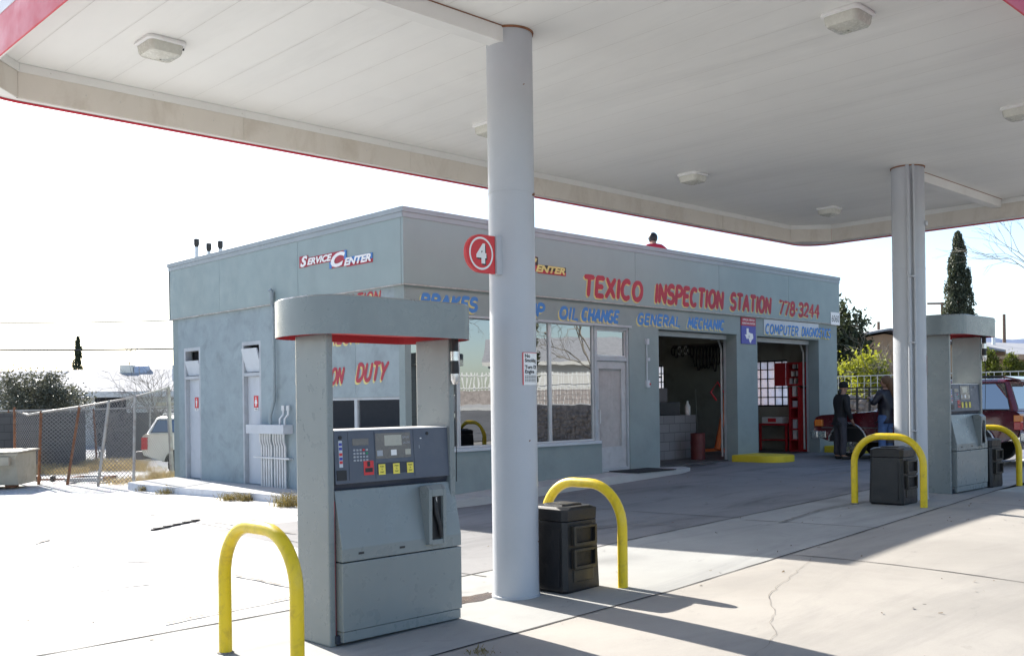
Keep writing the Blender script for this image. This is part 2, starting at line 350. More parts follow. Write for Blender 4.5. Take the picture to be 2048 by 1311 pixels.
struct(j.build('slab_joint', [M['joint'], M['crack']]))

# ---------------------------------------------------------------- raised walk along two sides of the station
BX, BY, K, ZB = 9.2316, 11.8596, 1.0, 0.0      # station corner
SP = lambda a, y, z: (BX + K * a, BY + K * y, ZB + K * z)
w = MB(); top = lambda e, n: .182 + .15 * ss(9.2, 13.5, e)
sx = lambda p: (BX + (p[0] - 9.2316) * K, BY + (p[1] - 11.8596) * K)
out = [sx(p) for p in [(7.98, 19.2), (7.9, 18.5), (8.0, 17.4), (8.22, 15.9), (8.42, 14.3), (8.62, 12.6), (8.85, 11.6), (9.3, 11.28), (10.2, 11.2), (12, 11.2), (14, 11.2), (15.4, 11.2), (15.9, 11.36), (16.1, 11.7)]]
inn = [sx(p) for p in [(9.22, 19.7), (9.22, 18.5), (9.22, 17.4), (9.22, 15.9), (9.22, 14.3), (9.22, 12.6), (9.22, 11.9), (9.35, 11.85), (10.2, 11.85), (12, 11.85), (14, 11.85), (15.2, 11.85), (15.5, 11.85), (15.58, 11.85)]]
for i in range(len(out) - 1):
    a, b, c, d = out[i], out[i + 1], inn[i + 1], inn[i]
    T_ = lambda p: (p[0], p[1], top(*p)); G_ = lambda p: (p[0], p[1], gz(*p) - .1)
    w.mi = 0; w.quad(T_(a), T_(b), T_(c), T_(d)); w.mi = 1 if i < 7 else 0; w.quad(G_(a), G_(b), T_(b), T_(a))
a, b = out[0], inn[0]; w.mi = 1; w.quad((a[0], a[1], -.15), (a[0], a[1], .182), (b[0], b[1], .182), (b[0], b[1], -.15)); w.mi = 0
a, b = out[-1], inn[-1]; w.quad((a[0], a[1], .0), (b[0], b[1], .0), (b[0], b[1], top(*b)), (a[0], a[1], top(*a)))
struct(w.build('walkway', [M['walk'], M['kerbpaint']]))
jj = MB()
for a, b in ((8, 8), (9, 9), (10, 10)): 
    p, q = out[a], inn[b]; jj.quad((p[0], p[1], top(*p) + .004), (p[0] + .012, p[1], top(*p) + .004), (q[0] + .012, q[1], top(*q) + .004), (q[0], q[1], top(*q) + .004))
for a in (2, 3, 4, 5):
    p, q = out[a], inn[a]; jj.quad((p[0] + .02, p[1], .186), (q[0], q[1], .186), (q[0], q[1] + .012, .186), (p[0] + .02, p[1] + .012, .186))
struct(jj.build('walkway_joint', M['crack']))

def sthing(*a):
    o = thing(*a); o.scale = (K, K, K); return o
# ---------------------------------------------------------------- the service station
st = thing('service_station', 'flat-roofed blue-grey stucco service station with painted lettering and two open garage bays', 'building', (BX, BY, ZB)); st.scale = (K, K, K)
A, B_, T = 13.67, 7.95, .25
F = MB()
F.box(0, .12, 0, .15, -.3, 3.08)
F.box(0, 4.5, -.03, T, -.3, .88).box(4.5, 4.56, -.03, T, -.3, .88)
F.box(5.43, 6.36, 0, T, -.3, 3.08).box(9.15, 9.98, 0, .28, -.3, 3.08).box(12.75, A, 0, .28, -.3, 3.08)
F.box(4.56, 5.43, 0, T, -.3, .33)
F.box(0, A, 0, T, 3.08, 4.45)
F.box(A - T, A, T, B_ - T, 3.08, 4.45)
XI = BX + K * (A - .12)
RW = [(pe(1316, 735, XI), pe(1333, 775, XI)), (pe(1508, 722, XI), pe(1581, 812, XI))]
(w1a, w1b), (w2a, w2b) = [(V(((p.y - BY) / K, 0, (p.z - ZB) / K)), V(((q.y - BY) / K, 0, (q.z - ZB) / K))) for p, q in RW]     # .x is the depth into the station
w1a.x += .5; w1b.z = w2b.z; w1a.z = w2a.z
y0, y1 = B_ - T, B_
F.box(0, A, y0, y1, -.3, 4.45)
WS = sorted([(w1b.x, w1a.x), (w2b.x, w2a.x)])
yy = .28
for p, q in WS + [(y0, y0)]:
    F.box(A - T, A, yy, p, -.3, 3.08)
    if q > p: F.box(A - T, A, p, q, -.3, w2b.z).box(A - T, A, p, q, w2a.z, 3.08)
    yy = q
F.build('wall', M['wall'], st)
S = MB()
S.box(0, T, T, 2.6, -.3, .9).box(0, T, T, 2.6, 3.08, 4.45)
S.box(0, T, .15, T, -.3, .88) if False else None
S.box(0, T, 2.6, 4.32, -.3, 4.45).box(0, T, 5.02, 6.72, -.3, 4.45).box(0, T, 7.44, y0, -.3, 4.45)
for b0, b1 in ((4.32, 5.02), (6.72, 7.44)): S.box(0, T, b0, b1, 2.87, 4.45).box(0, T, b0, b1, -.3, .18)
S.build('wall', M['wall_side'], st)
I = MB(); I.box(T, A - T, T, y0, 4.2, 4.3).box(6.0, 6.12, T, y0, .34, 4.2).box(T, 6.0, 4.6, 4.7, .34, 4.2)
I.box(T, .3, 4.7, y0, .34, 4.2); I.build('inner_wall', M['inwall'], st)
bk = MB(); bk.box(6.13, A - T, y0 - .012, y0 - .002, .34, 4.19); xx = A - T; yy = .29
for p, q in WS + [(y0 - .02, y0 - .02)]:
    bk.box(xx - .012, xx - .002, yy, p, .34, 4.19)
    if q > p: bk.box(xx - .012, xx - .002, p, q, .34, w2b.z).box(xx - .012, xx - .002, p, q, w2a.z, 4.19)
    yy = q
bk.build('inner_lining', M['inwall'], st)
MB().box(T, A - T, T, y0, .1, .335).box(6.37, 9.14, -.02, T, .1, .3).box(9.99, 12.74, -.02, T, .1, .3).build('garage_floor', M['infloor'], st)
MB().box(.0, A, T, B_, 4.3, 4.36).build('roof', M['offwhite'], st)
# fascia panels with open seams, coping and drip edge
fa = MB(); sm = [-.05, 2.78, 5.58, 8.42, 11.27, A + .05]
for a, b in zip(sm[:-1], sm[1:]): fa.box(a + .003, b - .003, -.055, -.002, 3.51, 4.6)
sm = [0, 2.93, 5.78, B_ + .05]
for a, b in zip(sm[:-1], sm[1:]): fa.box(-.05, -.002, a + .003, b - .003, 3.51, 4.6)
for a, b in zip(sm[:-1], sm[1:]): fa.box(A + .002, A + .05, a + .003, b - .003, 3.51, 4.6)
fa.box(-.05, A + .05, B_ + .002, B_ + .05, 3.51, 4.6)
fa.build('fascia', M['fascia'], st)
co = MB(); co.box(-.075, A + .075, -.08, .16, 4.602, 4.68).box(-.075, .16, .16, B_ + .08, 4.602, 4.68).box(A - .16, A + .075, .16, B_ + .08, 4.602, 4.68).box(.16, A - .16, B_ - .16, B_ + .08, 4.602, 4.68)
co.box(-.06, A + .06, -.066, -.058, 4.52, 4.6).box(-.062, -.053, -.05, B_ + .05, 4.52, 4.6); co.build('coping', M['coping'], st)
MB().box(-.052, A + .052, -.058, -.003, 3.488, 3.507).box(-.058, -.003, .0, B_ + .05, 3.488, 3.507).build('drip_edge', M['edge'], st)
pr = MB(); pr.box(T, A - T, T, .31, 4.37, 4.6).box(T, .31, .31, y0, 4.37, 4.6); pr.build('parapet', M['wall'], st)

def frame(mb, x0, x1, z0, z1, w, ya, yb):
    mb.box(x0, x1, ya, yb, z0, z0 + w).box(x0, x1, ya, yb, z1 - w, z1).box(x0, x0 + w, ya, yb, z0 + w, z1 - w).box(x1 - w, x1, ya, yb, z0 + w, z1 - w); return mb
xs = [.12, 1.127, 2.16, 3.282, 4.45]
for a, b in zip(xs[:-1], xs[1:]):
    f = frame(MB(), a + .001, b - .001, .935, 3.08, .032, .05, .11).build('window', M['alu'], st, bevel=.004)
    MB().box(a + .03, b - .03, .078, .084, .965, 3.05).build('pane', M['glass'], f)
MB().box(.02, 4.52, -.07, .16, .882, .933).build('sill', M['offwhite'], st, bevel=.006)
MB().box(2.9, 5.48, -.035, -.003, 3.06, 3.10).box(.1, 2.9, -.03, -.003, 3.05, 3.085).build('head_trim', M['framep'], st)
# front door: frame, transom, leaf with pleated blind
d = frame(MB(), 4.452, 5.46, .335, 3.078, .07, .02, .14); d.box(4.522, 5.39, .03, .13, 2.42, 2.50); d.build('door_frame', M['framep'], st, bevel=.005)
f = frame(MB(), 4.53, 5.385, 2.505, 3.005, .025, .06, .1).build('transom', M['alu'], st); MB().box(4.55, 5.36, .078, .084, 2.525, 2.985).build('pane', M['glass'], f)
dl = MB(); dl.box(4.53, 4.60, .06, .11, .36, 2.41).box(5.26, 5.385, .06, .11, .36, 2.41).box(4.60, 5.26, .06, .11, .36, .80).box(4.60, 5.26, .06, .11, 2.27, 2.41)
dl = dl.build('door', M['doorgrey'], st, bevel=.006)
z_ = MB(); k = 30
pts = [(4.60 + .66 * i / k, .098 + (.012 if i % 2 else 0)) for i in range(k + 1)]
for a, b in zip(pts[:-1], pts[1:]): z_.quad((a[0], a[1], .80), (b[0], b[1], .80), (b[0], b[1], 2.27), (a[0], a[1], 2.27))
z_.build('blind', M['blind'], dl)
MB().tube([(4.585, .058, 1.25), (4.585, .02, 1.25), (4.585, .02, 1.5), (4.585, .058, 1.5)], .012).build('handle', M['alu'], dl)
MB().box(4.9, 5.36, .05, .1, 2.43, 2.47).build('door_closer', M['alu'], st)
# bay door tracks and jamb lining
for a, b in ((6.36, 9.15), (9.98, 12.75)):
    q = MB(); q.box(a, b, .26, .38, 2.98, 3.075).box(b + .01, b + .07, .29, .35, .3, 3.0); q.build('bay_frame', M['framep'], st)
    q = MB()
    for i in range(4): q.box(a + .06, b - .06, .7 + i * .6, 1.27 + i * .6, 3.30, 3.34)
    q.build('overhead_door', M['offwhite'], st)
    for x in (a - .05, b + .12): MB().tube([(x, .48, .4), (x, .48, 2.8), (x, .62, 3.15), (x, .9, 3.27), (x, 3.2, 3.27)], .025).build('door_track', M['conduit'], st)
for p, q in WS:
    f = MB(); xa, xb = A - .17, A - .12; zl, zh = w2b.z, w2a.z
    f.box(xa, xb, p, q, zl, zl + .04).box(xa, xb, p, q, zh - .04, zh).box(xa, xb, p, p + .04, zl + .04, zh - .04).box(xa, xb, q - .04, q, zl + .04, zh - .04)
    for i in range(1, 5): y = p + (q - p) * i / 5; f.box(xa + .01, xb - .01, y - .012, y + .012, zl + .04, zh - .04)
    for i in range(1, 5): z = zl + (zh - zl) * i / 5; f.box(xa + .015, xb - .015, p + .04, q - .04, z - .012, z + .012)
    f = f.build('window', M['black'], st); MB().box(A - .147, A - .143, p + .02, q - .02, zl + .02, zh - .02).build('pane', M['glass_frost'], f)
lt = MB().box(10.1, 11.6, 2.4, 2.55, 3.62, 3.7).build('fluorescent_fixture', M['white'], st); MB().tube([(10.15, 2.475, 3.59), (11.55, 2.475, 3.59)], .02).build('lamp_tube', emis('lit_tube', (1, .95, .8), 6), lt)
# side wall: corner window, painted board, two restroom doors with hoppers
f = frame(MB(), 0, 1, 0, 1, 0, 0, 0); f = MB()
for a, b in ((.15, 1.37), (1.37, 2.6)):
    f = MB(); f.box(.04, .1, a, b, .9, .94).box(.04, .1, a, b, 1.735, 1.775).box(.04, .1, a, a + .04, .94, 1.735).box(.04, .1, b - .04, b, .94, 1.735)
    f = f.build('window', M['framep'], st); MB().box(.068, .074, a + .03, b - .03, .93, 1.745).build('pane', M['glass_blue'], f)
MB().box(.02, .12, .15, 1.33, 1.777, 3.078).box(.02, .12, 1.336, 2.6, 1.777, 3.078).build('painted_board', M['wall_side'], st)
MB().box(.0, .2, T, 2.62, .902, .93).build('sill', M['offwhite'], st)
for b0, b1, word in ((4.32, 5.02, 0), (6.72, 7.44, 1)):
    fm = MB(); fm.box(.0, .14, b1 - .06, b1 - .002, .18, 2.868).box(.0, .14, b0 + .002, b0 + .06, .18, 2.868).box(.0, .14, b0 + .06, b1 - .06, 2.80, 2.868).box(.005, .14, b0 + .06, b1 - .06, 2.22, 2.285)
    fm.build('door_frame', M['framep'], st, bevel=.004)
    dd = MB().box(.085, .125, b0 + .062, b1 - .062, .19, 2.218).build('restroom_door', M['doorpaint'], st, bevel=.003)
    MB().ball((.06, b0 + .13, 1.15), .028).build('door_knob', M['alu'], dd)
    hp = MB(); hp.hexa([(.06, b0 + .07, 2.30), (.09, b0 + .07, 2.30), (.09, b1 - .07, 2.30), (.06, b1 - .07, 2.30)], [(-.02 if word else -.06, b0 + .07, 2.60 if word else 2.74), (0 if word else -.03, b0 + .07, 2.60 if word else 2.74), (.0 if word else -.03, b1 - .07, 2.60 if word else 2.74), (-.02 if word else -.06, b1 - .07, 2.60 if word else 2.74)])
    hp.build('hopper_window', M['offwhite'], st)
    MB().box(.2, .24, b0, b1, 2.2, 2.87).build('dark_backing', M['dark'], st)  # near-black sheet paints the shade behind the hopper
    cx = (b0 + b1) / 2 - .02
    sg = sthing('restroom_sign', ('red restroom pictogram plate on the nearer white side door', 'red restroom pictogram plate on the farther white side door')[word], 'sign', SP(.08, cx, 1.74), 0, 'restroom door plates')
    MB().box(-.004, .004, -.075, .075, -.11, .11).build('plate', M['redbright'], sg)
    pc = MB()
    pc.lathe([(.016, -.006), (.016, -.0045)], 12, (0, 0, .07), 0)
    body = [(-.03, .045), (.03, .045), (.03, -.01), (.02, -.01), (.018, -.085), (-.018, -.085), (-.02, -.01), (-.03, -.01)] if word else [(-.022, .045), (.022, .045), (.05, -.035), (.022, -.035), (.018, -.085), (-.018, -.085), (-.022, -.035), (-.05, -.035)]
    pc.prism(body, 0, -.006, -.0045); pc.build('pictogram', M['white'], sg)
    cp = MB(); cp.box(-.004, .004, -.07, .07, -.165, -.115); cp.mi = 1; fit_text(cp, ('WOMEN', 'MEN')[word], *((-.055, .055) if not word else (-.035, .035)), -.155, -.125, lambda x, y: (-.0055, -x, y), bold=.01)
    cp.build('caption', [M['white'], M['black']], sg)
# conduits and wireway
wy = MB().box(-.2, -.002, 3.235, 4.545, 1.155, 1.32).build('wireway', M['doorpaint'], st, bevel=.006)
for i in range(10):
    b = 4.2 - i * .087 - (.03 if i > 4 else 0)
    MB().tube([(-.1, b, 1.155), (-.1, b, 1.06), (-.07, b + .035, 1.0), (-.05, b + .035, .93), (-.05, b + .035, .18)], .023, 7).build('conduit', M['conduit'], wy, smooth=50)
MB().box(-.085, -.002, 3.25, 4.5, .70, .73).build('conduit_strap', M['conduit'], wy)
for b, zt in ((3.47, 1.6), (3.31, 1.6)):
    MB().tube([(-.12, b, 1.32), (-.12, b, 1.42), (-.06, b - .02, 1.5), (-.06, b - .02, zt)], .02, 7).tube([(-.06, b - .02, zt - .03), (-.06, b - .02, zt + .06)], .035, 7).build('conduit', M['conduit'], wy, smooth=50)
MB().tube([(-.12, 3.80, 1.32), (-.12, 3.80, 1.5), (-.07, 3.75, 1.75), (-.07, 3.735, 1.9)], .035, 8).tube([(-.07, 3.735, 1.85), (-.07, 3.735, 3.4), (-.1, 3.735, 3.5), (-.1, 3.735, 3.66)], .03, 8).tube([(-.1, 3.735, 3.56), (-.1, 3.735, 3.7), (-.14, 3.735, 3.74)], .045, 8).build('riser_pipe', M['wall_side'], st, smooth=50)
sb = MB(); sb.tube([(5.95, -.02, 2.05), (5.95, -.02, 2.8)], .013).box(5.925, 5.985, -.06, -.001, 2.76, 2.87).box(5.92, 6.0, -.055, -.001, 1.92, 2.06).box(5.96, 6.02, -.05, -.02, 2.44, 2.5); sb.build('switch_box', M['offwhite'], st)
MB().box(5.985, 6.012, -.07, -.056, 1.97, 2.0).build('red_switch', M['redbright'], st)
for (px, p0, p1) in ((393, 478, 516), (417.5, 487, 511), (440.5, 482, 506)):
    q = at(px, p0, 24.2); zt = (q.z - ZB) / K; x, y = (q.x - BX) / K, (q.y - BY) / K
    v = MB(); v.tube([(x, y, 4.3), (x, y, zt - .2)], .045); v = v.build('vent_pipe', M['conduit'], st, smooth=50)
    MB().lathe([(.03, zt - .22), (.05, zt - .17), (.064, zt - .14), (.064, zt), (.05, zt + .005)], 14, (x, y, 0)).build('vent_cap', M['black'], v, smooth=50)
# painted lettering
def paint(name, words, fn, w, sl, c1, dx=-.026, dz=-.022):
    for kk, (txt, x0, x1, z0, z1) in enumerate(words):
        mb = MB(); mb.mi = 0
        brush(mb, txt, x0 + dx, x1 + dx, z0 + dz, z1 + dz, fn, w, sl, 3 + kk, .001); mb.mi = 1
        brush(mb, txt, x0, x1, z0, z1, fn, w, sl, 3 + kk, .0035); mb.build(name, [M['yel_paint'], c1], st)
ff = lambda x, z, d: (x, -.0555 - d, z)
fw = lambda x, z, d: (x, -.0005 - d, z)
fl = lambda x, z, d: (-.0005 - d, -x, z)
fb = lambda x, z, d: (.0195 - d, -x, z)
paint('painted_lettering', [('TEXICO', 4.1, 5.78, 3.56, 3.99), ('INSPECTION', 6.22, 8.56, 3.56, 4.0), ('STATION', 8.86, 10.48, 3.57, 3.99), ('778.3244', 10.86, 12.68, 3.58, 3.95)], ff, .225, .1, M['red_paint'])
paint('painted_lettering', [('BRAKES', .34, 1.5, 3.13, 3.40), ('UP', 2.72, 3.08, 3.13, 3.40), ('OIL', 3.5, 3.98, 3.12, 3.38), ('CHANGE', 4.1, 5.12, 3.12, 3.39), ('GENERAL', 5.72, 7.08, 3.13, 3.38), ('MECHANIC', 7.36, 8.66, 3.13, 3.38)], fw, .25, .18, M['blue_paint'], -.03, -.025)
paint('painted_lettering', [('STATION', -1.8, -.6, 3.27, 3.47)], fl, .2, .2, M['red_paint'], -.025, -.02)
paint('painted_lettering', [('MECHANIC', -2.1, -.45, 2.66, 2.96), ('ON', -2.03, -1.68, 1.99, 2.30), ('DUTY', -1.27, -.48, 2.02, 2.35)], fb, .2, .25, M['red_paint'], -.03, -.03)
bn = sthing('painted_banner', 'pale banner lettered in blue over the right-hand garage bay', 'sign', SP(10.25, -.003, 3.12))
MB().box(0, 2.48, -.012, 0, 0, .35).build('banner_board', M['offwhite'], bn)
lt = MB(); fb2 = lambda x, z, d: (x, -.0125 - d, z)
for kk, (t_, a, b) in enumerate((('COMPUTER', .07, 1.5), ('DIAGNOSTICS', 1.68, 3.06))):
    lt.mi = 0; brush(lt, t_, a - .025, b - .025, -.015, .235, fb2, .2, .15, 9 + kk, .001); lt.mi = 1; brush(lt, t_, a, b, .01, .26, fb2, .2, .15, 9 + kk, .003)
lt.build('banner_lettering', [M['yel_paint'], M['blue_paint']], bn)
# service centre signs
def service_sign(label, loc, rz, front):
    s = sthing('service_sign', label, 'sign', loc, rz, 'service centre signs')
    bg = MB(); y = lambda k: (-.006 - k * .002)
    def r(x0, x1, z0, z1, k, m): bg.mi = m; bg.box(x0, x1, y(k), 0, z0, z1)
    r(0, 1.40, .14, .28, 0, 0); r(0, .27, .13, .325, 1, 0); r(.93, 1.42, .02, .27, 2, 0); r(.93, 1.0, .02, .13, 3, 1); r(1.36, 1.425, .13, .275, 3, 1); r(1.42, 2.14, .0, .13, 0, 0); r(1.46, 2.14, .06, .15, 1, 1); bg.build('sign_panel', [M['red_paint'], M['blue_paint'] if not front else M['black']], s)
    lt = MB(); fn = lambda x, z: (x, -.0165, z)
    k = dict(bold=.045, shear=.3)
    fit_text(lt, 'S', .04, .27, .135, .32, fn, **k); fit_text(lt, 'ERVICE', .26, 1.02, .15, .265, fn, **k); fit_text(lt, 'C', .98, 1.40, .025, .265, fn, **k); fit_text(lt, 'ENTER', 1.36, 2.11, .02, .145, fn, **k)
    lt.build('sign_lettering', M['yel_paint'] if front else M['white'], s)
service_sign('red and blue sign with white italic SERVICE CENTER on the side fascia', SP(-.052, 2.86, 3.915), -math.pi / 2, 0)
service_sign('red sign with yellow italic letters on the front fascia behind the round column', SP(1.46, -.057, 3.9), 0, 1)
# inspection sign with the state outline
s = sthing('inspection_sign', 'blue and red official vehicle inspection sign with a white state map', 'sign', SP(9.31, -.003, 2.885))
bd = MB(); bd.box(0, .58, -.02, 0, 0, .40); bd.mi = 1; bd.box(0, .58, -.02, 0, .40, .585); bd.build('sign_panel', [M['bluebright'], M['red_paint']], s)
tx = [(.15, .32), (.235, .32), (.235, .235), (.31, .215), (.40, .205), (.415, .135), (.41, .10), (.345, .06), (.315, .0), (.27, .02), (.235, .085), (.20, .105), (.175, .08), (.145, .09), (.105, .155), (.08, .17), (.08, .18), (.15, .18)]
MB().prism([(p[0] + .05, p[1] + .025) for p in tx], 1, -.024, -.0205).build('state_map', M['white'], s)
em = MB(); em.lathe([(.028, -.0262), (.033, -.0262), (.033, -.0245), (.028, -.0245)], 14, (.3, 0, .165), 1); em.build('map_star', M['offwhite'], s)
lt = MB(); fn = lambda x, z: (x, -.0212, z); fit_text(lt, 'OFFICIAL VEHICLE', .05, .53, .51, .555, fn, bold=.02); fit_text(lt, 'INSPECTION STATION', .03, .55, .43, .475, fn, bold=.02); lt.build('sign_lettering', M['white'], s)
s = sthing('number_plate', 'small white address plate reading 6060 at the end of the front fascia', 'sign', SP(13.25, -.058, 3.48))
MB().box(0, .45, -.012, 0, 0, .31).build('plate', M['white'], s); lt = MB(); fit_text(lt, '6060', .04, .41, .07, .24, lambda x, z: (x, -.0135, z), bold=.0); lt.build('plate_lettering', M['black'], s)
# notices behind the shop glass
s = sthing('open_sign', 'tilted OPEN card hanging inside the shop window', 'sign', SP(3.52, .12, 1.68)); s.rotation_euler = (0, -.12, 0)
MB().box(-.15, .15, 0, .006, -.095, .095).build('card', M['offwhite'], s); b = MB(); b.box(-.15, .15, -.003, -.001, -.095, -.075).box(-.15, .15, -.003, -.001, .075, .095).build('card_border', M['blue_paint'], s)
lt = MB(); fit_text(lt, 'OPEN', -.125, .125, -.06, .06, lambda x, z: (x, -.003, z), bold=.03); lt.build('card_lettering', M['black'], s)
p = MB().box(4.1, 4.36, .115, .12, 1.76, 1.96).build('notice', M['white']); p.location = (BX, BY, ZB); p.scale = (K, K, K); tag(p, 'white paper notice taped inside the glass next to the shop door', 'notice')
p = MB().box(4.14, 4.38, .115, .12, 1.62, 1.73).build('notice', M['bluebright']); p.location = (BX, BY, ZB); p.scale = (K, K, K); tag(p, 'small dark card taped under the white notice in the shop window', 'notice')
# ---------------------------------------------------------------- canopy over the pumps
M['ceil'] = mat('canopy_ceiling', (.80, .80, .77), .5, .03, .5, dirt=(.62, .62, .60), dscale=.55, damt=.6, stretch=(1.6, .25, 1))
M['skirt'] = mat('canopy_skirt', (.66, .62, .55), .55, .05, .6, dirt=(.40, .34, .26), dscale=1.3, damt=.6, stretch=(1.6, 1.6, .8))
M['strip'] = mat('canopy_strip', (.76, .76, .73), .45, .04, 1.2, dirt=(.5, .47, .42), dscale=2, damt=.3)
M['canred'] = mat('canopy_red', (.55, .025, .045), .35, .08, .8, dirt=(.5, .1, .11), dscale=.9, damt=.6, stretch=(.3, .3, 2))
M['canblue'] = mat('canopy_stripe', (.60, .60, .62), .4, .06, 1)
M['column'] = mat('column_paint', (.43, .45, .48), .42, .04, 1.4, bmp=.12, bscale=70, dirt=(.48, .48, .50), dscale=1.6, damt=.45)
M['ruststain'] = mat('rust_line', (.24, .11, .06), .9, .35, 14)
M['lens'] = mat('lamp_lens', (.55, .55, .49), .25, .08, 6, dirt=(.4, .38, .3), dscale=5, damt=.5, coat=.3)
M['seam'] = mat('panel_seam', (.64, .63, .60), .8, .15, 5)
ZC = lambda e: 4.74 + .0075 * e
E0, E1, N0, N1 = 2.45, 17.02, 2.49, 9.40      # outer faces of the fascia
can = thing('canopy', 'white-ceilinged fuel canopy with red-edged fascia on two round columns', 'canopy', (0, 0, 0))
c = MB(); ee = fr(E0 + .1, E1 - .1, .4)
for a, b in zip(ee[:-1], ee[1:]): c.hexa([(a, N0 + .1, ZC(a)), (b, N0 + .1, ZC(b)), (b, N1 - .1, ZC(b)), (a, N1 - .1, ZC(a))], [(a, N0 + .1, ZC(a) + .03), (b, N0 + .1, ZC(b) + .03), (b, N1 - .1, ZC(b) + .03), (a, N1 - .1, ZC(a) + .03)]) if False else c.quad((a, N0 + .1, ZC(a)), (a, N1 - .1, ZC(a)), (b, N1 - .1, ZC(b)), (b, N0 + .1, ZC(b)))
c.build('ceiling', M['ceil'], can, merge=True)
sm = MB(); x = E0 + .45
while x < E1 - .2:
    sm.quad((x, N0 + .1, ZC(x) - .002), (x, N1 - .15, ZC(x) - .002), (x + .0045, N1 - .15, ZC(x) - .002), (x + .0045, N0 + .1, ZC(x) - .002)); x += .41
sm.build('ceiling_seam', M['seam'], can)
# inner skirt with its light strip, clipped at the far corners
NF, ER, EL_ = 9.30, 16.8, 2.68
path = [(EL_, 9.06), (2.92, NF), (16.26, NF), (ER, 8.78), (ER, N0 + .15)]
def wallrun(mb, pts, z0, z1, th, gap=0):
    for (a, b), (c_, d_) in zip(pts[:-1], pts[1:]):
        L = math.hypot(c_ - a, d_ - b); nx, ny = (d_ - b) / L * -1, (c_ - a) / L
        k = max(1, round(L / 2.4))
        for i in range(k):
            p = (a + (c_ - a) * i / k + (c_ - a) / L * gap, b + (d_ - b) * i / k + (d_ - b) / L * gap); q = (a + (c_ - a) * (i + 1) / k - (c_ - a) / L * gap, b + (d_ - b) * (i + 1) / k - (d_ - b) / L * gap)
            mb.hexa([(p[0], p[1], ZC(p[0]) + z0), (q[0], q[1], ZC(q[0]) + z0), (q[0] + nx * th, q[1] + ny * th, ZC(q[0]) + z0), (p[0] + nx * th, p[1] + ny * th, ZC(p[0]) + z0)],
                    [(p[0], p[1], ZC(p[0]) + z1), (q[0], q[1], ZC(q[0]) + z1), (q[0] + nx * th, q[1] + ny * th, ZC(q[0]) + z1), (p[0] + nx * th, p[1] + ny * th, ZC(p[0]) + z1)])
k = MB(); wallrun(k, path, -.31, .0, .03, .0015); k.build('inner_skirt', M['skirt'], can)
path2 = [(p[0] - (.012 if p[0] > 10 else -.012), p[1] - (.012 if p[1] > 5 else 0)) for p in path]
k = MB(); wallrun(k, path2, -.078, -.003, .011, .001); k.mi = 1
for i in range(42): k.ball((3.2 + i * .32, NF - (.0135 if i % 3 == 0 else .001), ZC(3.2 + i * .32) - .04 - (.13 if i % 3 else 0)), .006, 6, 4)
k.build('ceiling_strip', [M['strip'], M['seam']], can)
# outer fascia with rounded corners: white underside lip, red band, pale stripe, white top
def rrect(o, r=.5, n=6):
    P = []
    for cx, cy, a0 in ((E1 - r, N1 - r, 0), (E0 + r, N1 - r, 90), (E0 + r, N0 + r, 180), (E1 - r, N0 + r, 270)):
        P += [(cx + (r + o) * math.cos(math.radians(a0 + 90 * i / n)), cy + (r + o) * math.sin(math.radians(a0 + 90 * i / n))) for i in range(n + 1)]
    return P
def band(name, prof, m, sm_=0):
    mb = MB(); rings = [[(p[0], p[1], ZC(p[0]) + z) for p in rrect(o)] for o, z in prof]; n = len(rings[0])
    vs = [p for r_ in rings for p in r_]; fs = [(i * n + j, i * n + (j + 1) % n, (i + 1) * n + (j + 1) % n, (i + 1) * n + j) for i in range(len(rings) - 1) for j in range(n)]
    mb.add(vs, fs); return mb.build(name, m, can, smooth=40)
so_ = MB(); zs = lambda e, n: (e, n, ZC(e) - .312)
def sq(*p): so_.add([zs(*q) for q in p], [tuple(range(len(p)))])
arcp = lambda cx, cy, a0, a1: [(cx + .49 * math.cos(math.radians(a0 + (a1 - a0) * i / 6)), cy + .49 * math.sin(math.radians(a0 + (a1 - a0) * i / 6))) for i in range(7)]
sq((2.92, NF + .02), (16.26, NF + .02), (16.52, N1 - .01), (2.95, N1 - .01)); sq((ER + .02, N0 + .5), (E1 - .01, N0 + .5), (E1 - .01, 8.9), (ER + .02, 8.78))
sq((16.26, NF + .02), (ER + .02, 8.78), *arcp(E1 - .5, N1 - .5, 0, 90)); sq((2.92, NF + .02), *arcp(E0 + .5, N1 - .5, 90, 180), (EL_, 9.06)); sq((EL_, 9.06), (E0 + .01, 8.9), (E0 + .01, N0 + .5), (E0 + .04, N0 + .5), (E0 + .04, 8.9))
so_.build('soffit', M['strip'], can)
band('fascia_red', [(-.012, -.316), (-.004, -.335), (.006, -.33), (.012, -.30), (.012, -.03)], M['canred'])
band('fascia_stripe', [(.010, -.03), (.016, -.028), (.016, .16), (.01, .162)], M['canblue'])
band('fascia_white', [(.008, .162), (.012, .17), (.012, .62), (-.06, .64)], M['strip'])
rf = MB(); P = rrect(-.05); rf.add([(p[0], p[1], ZC(p[0]) + .5) for p in P], [tuple(range(len(P)))]); rf.build('deck', M['seam'], can)
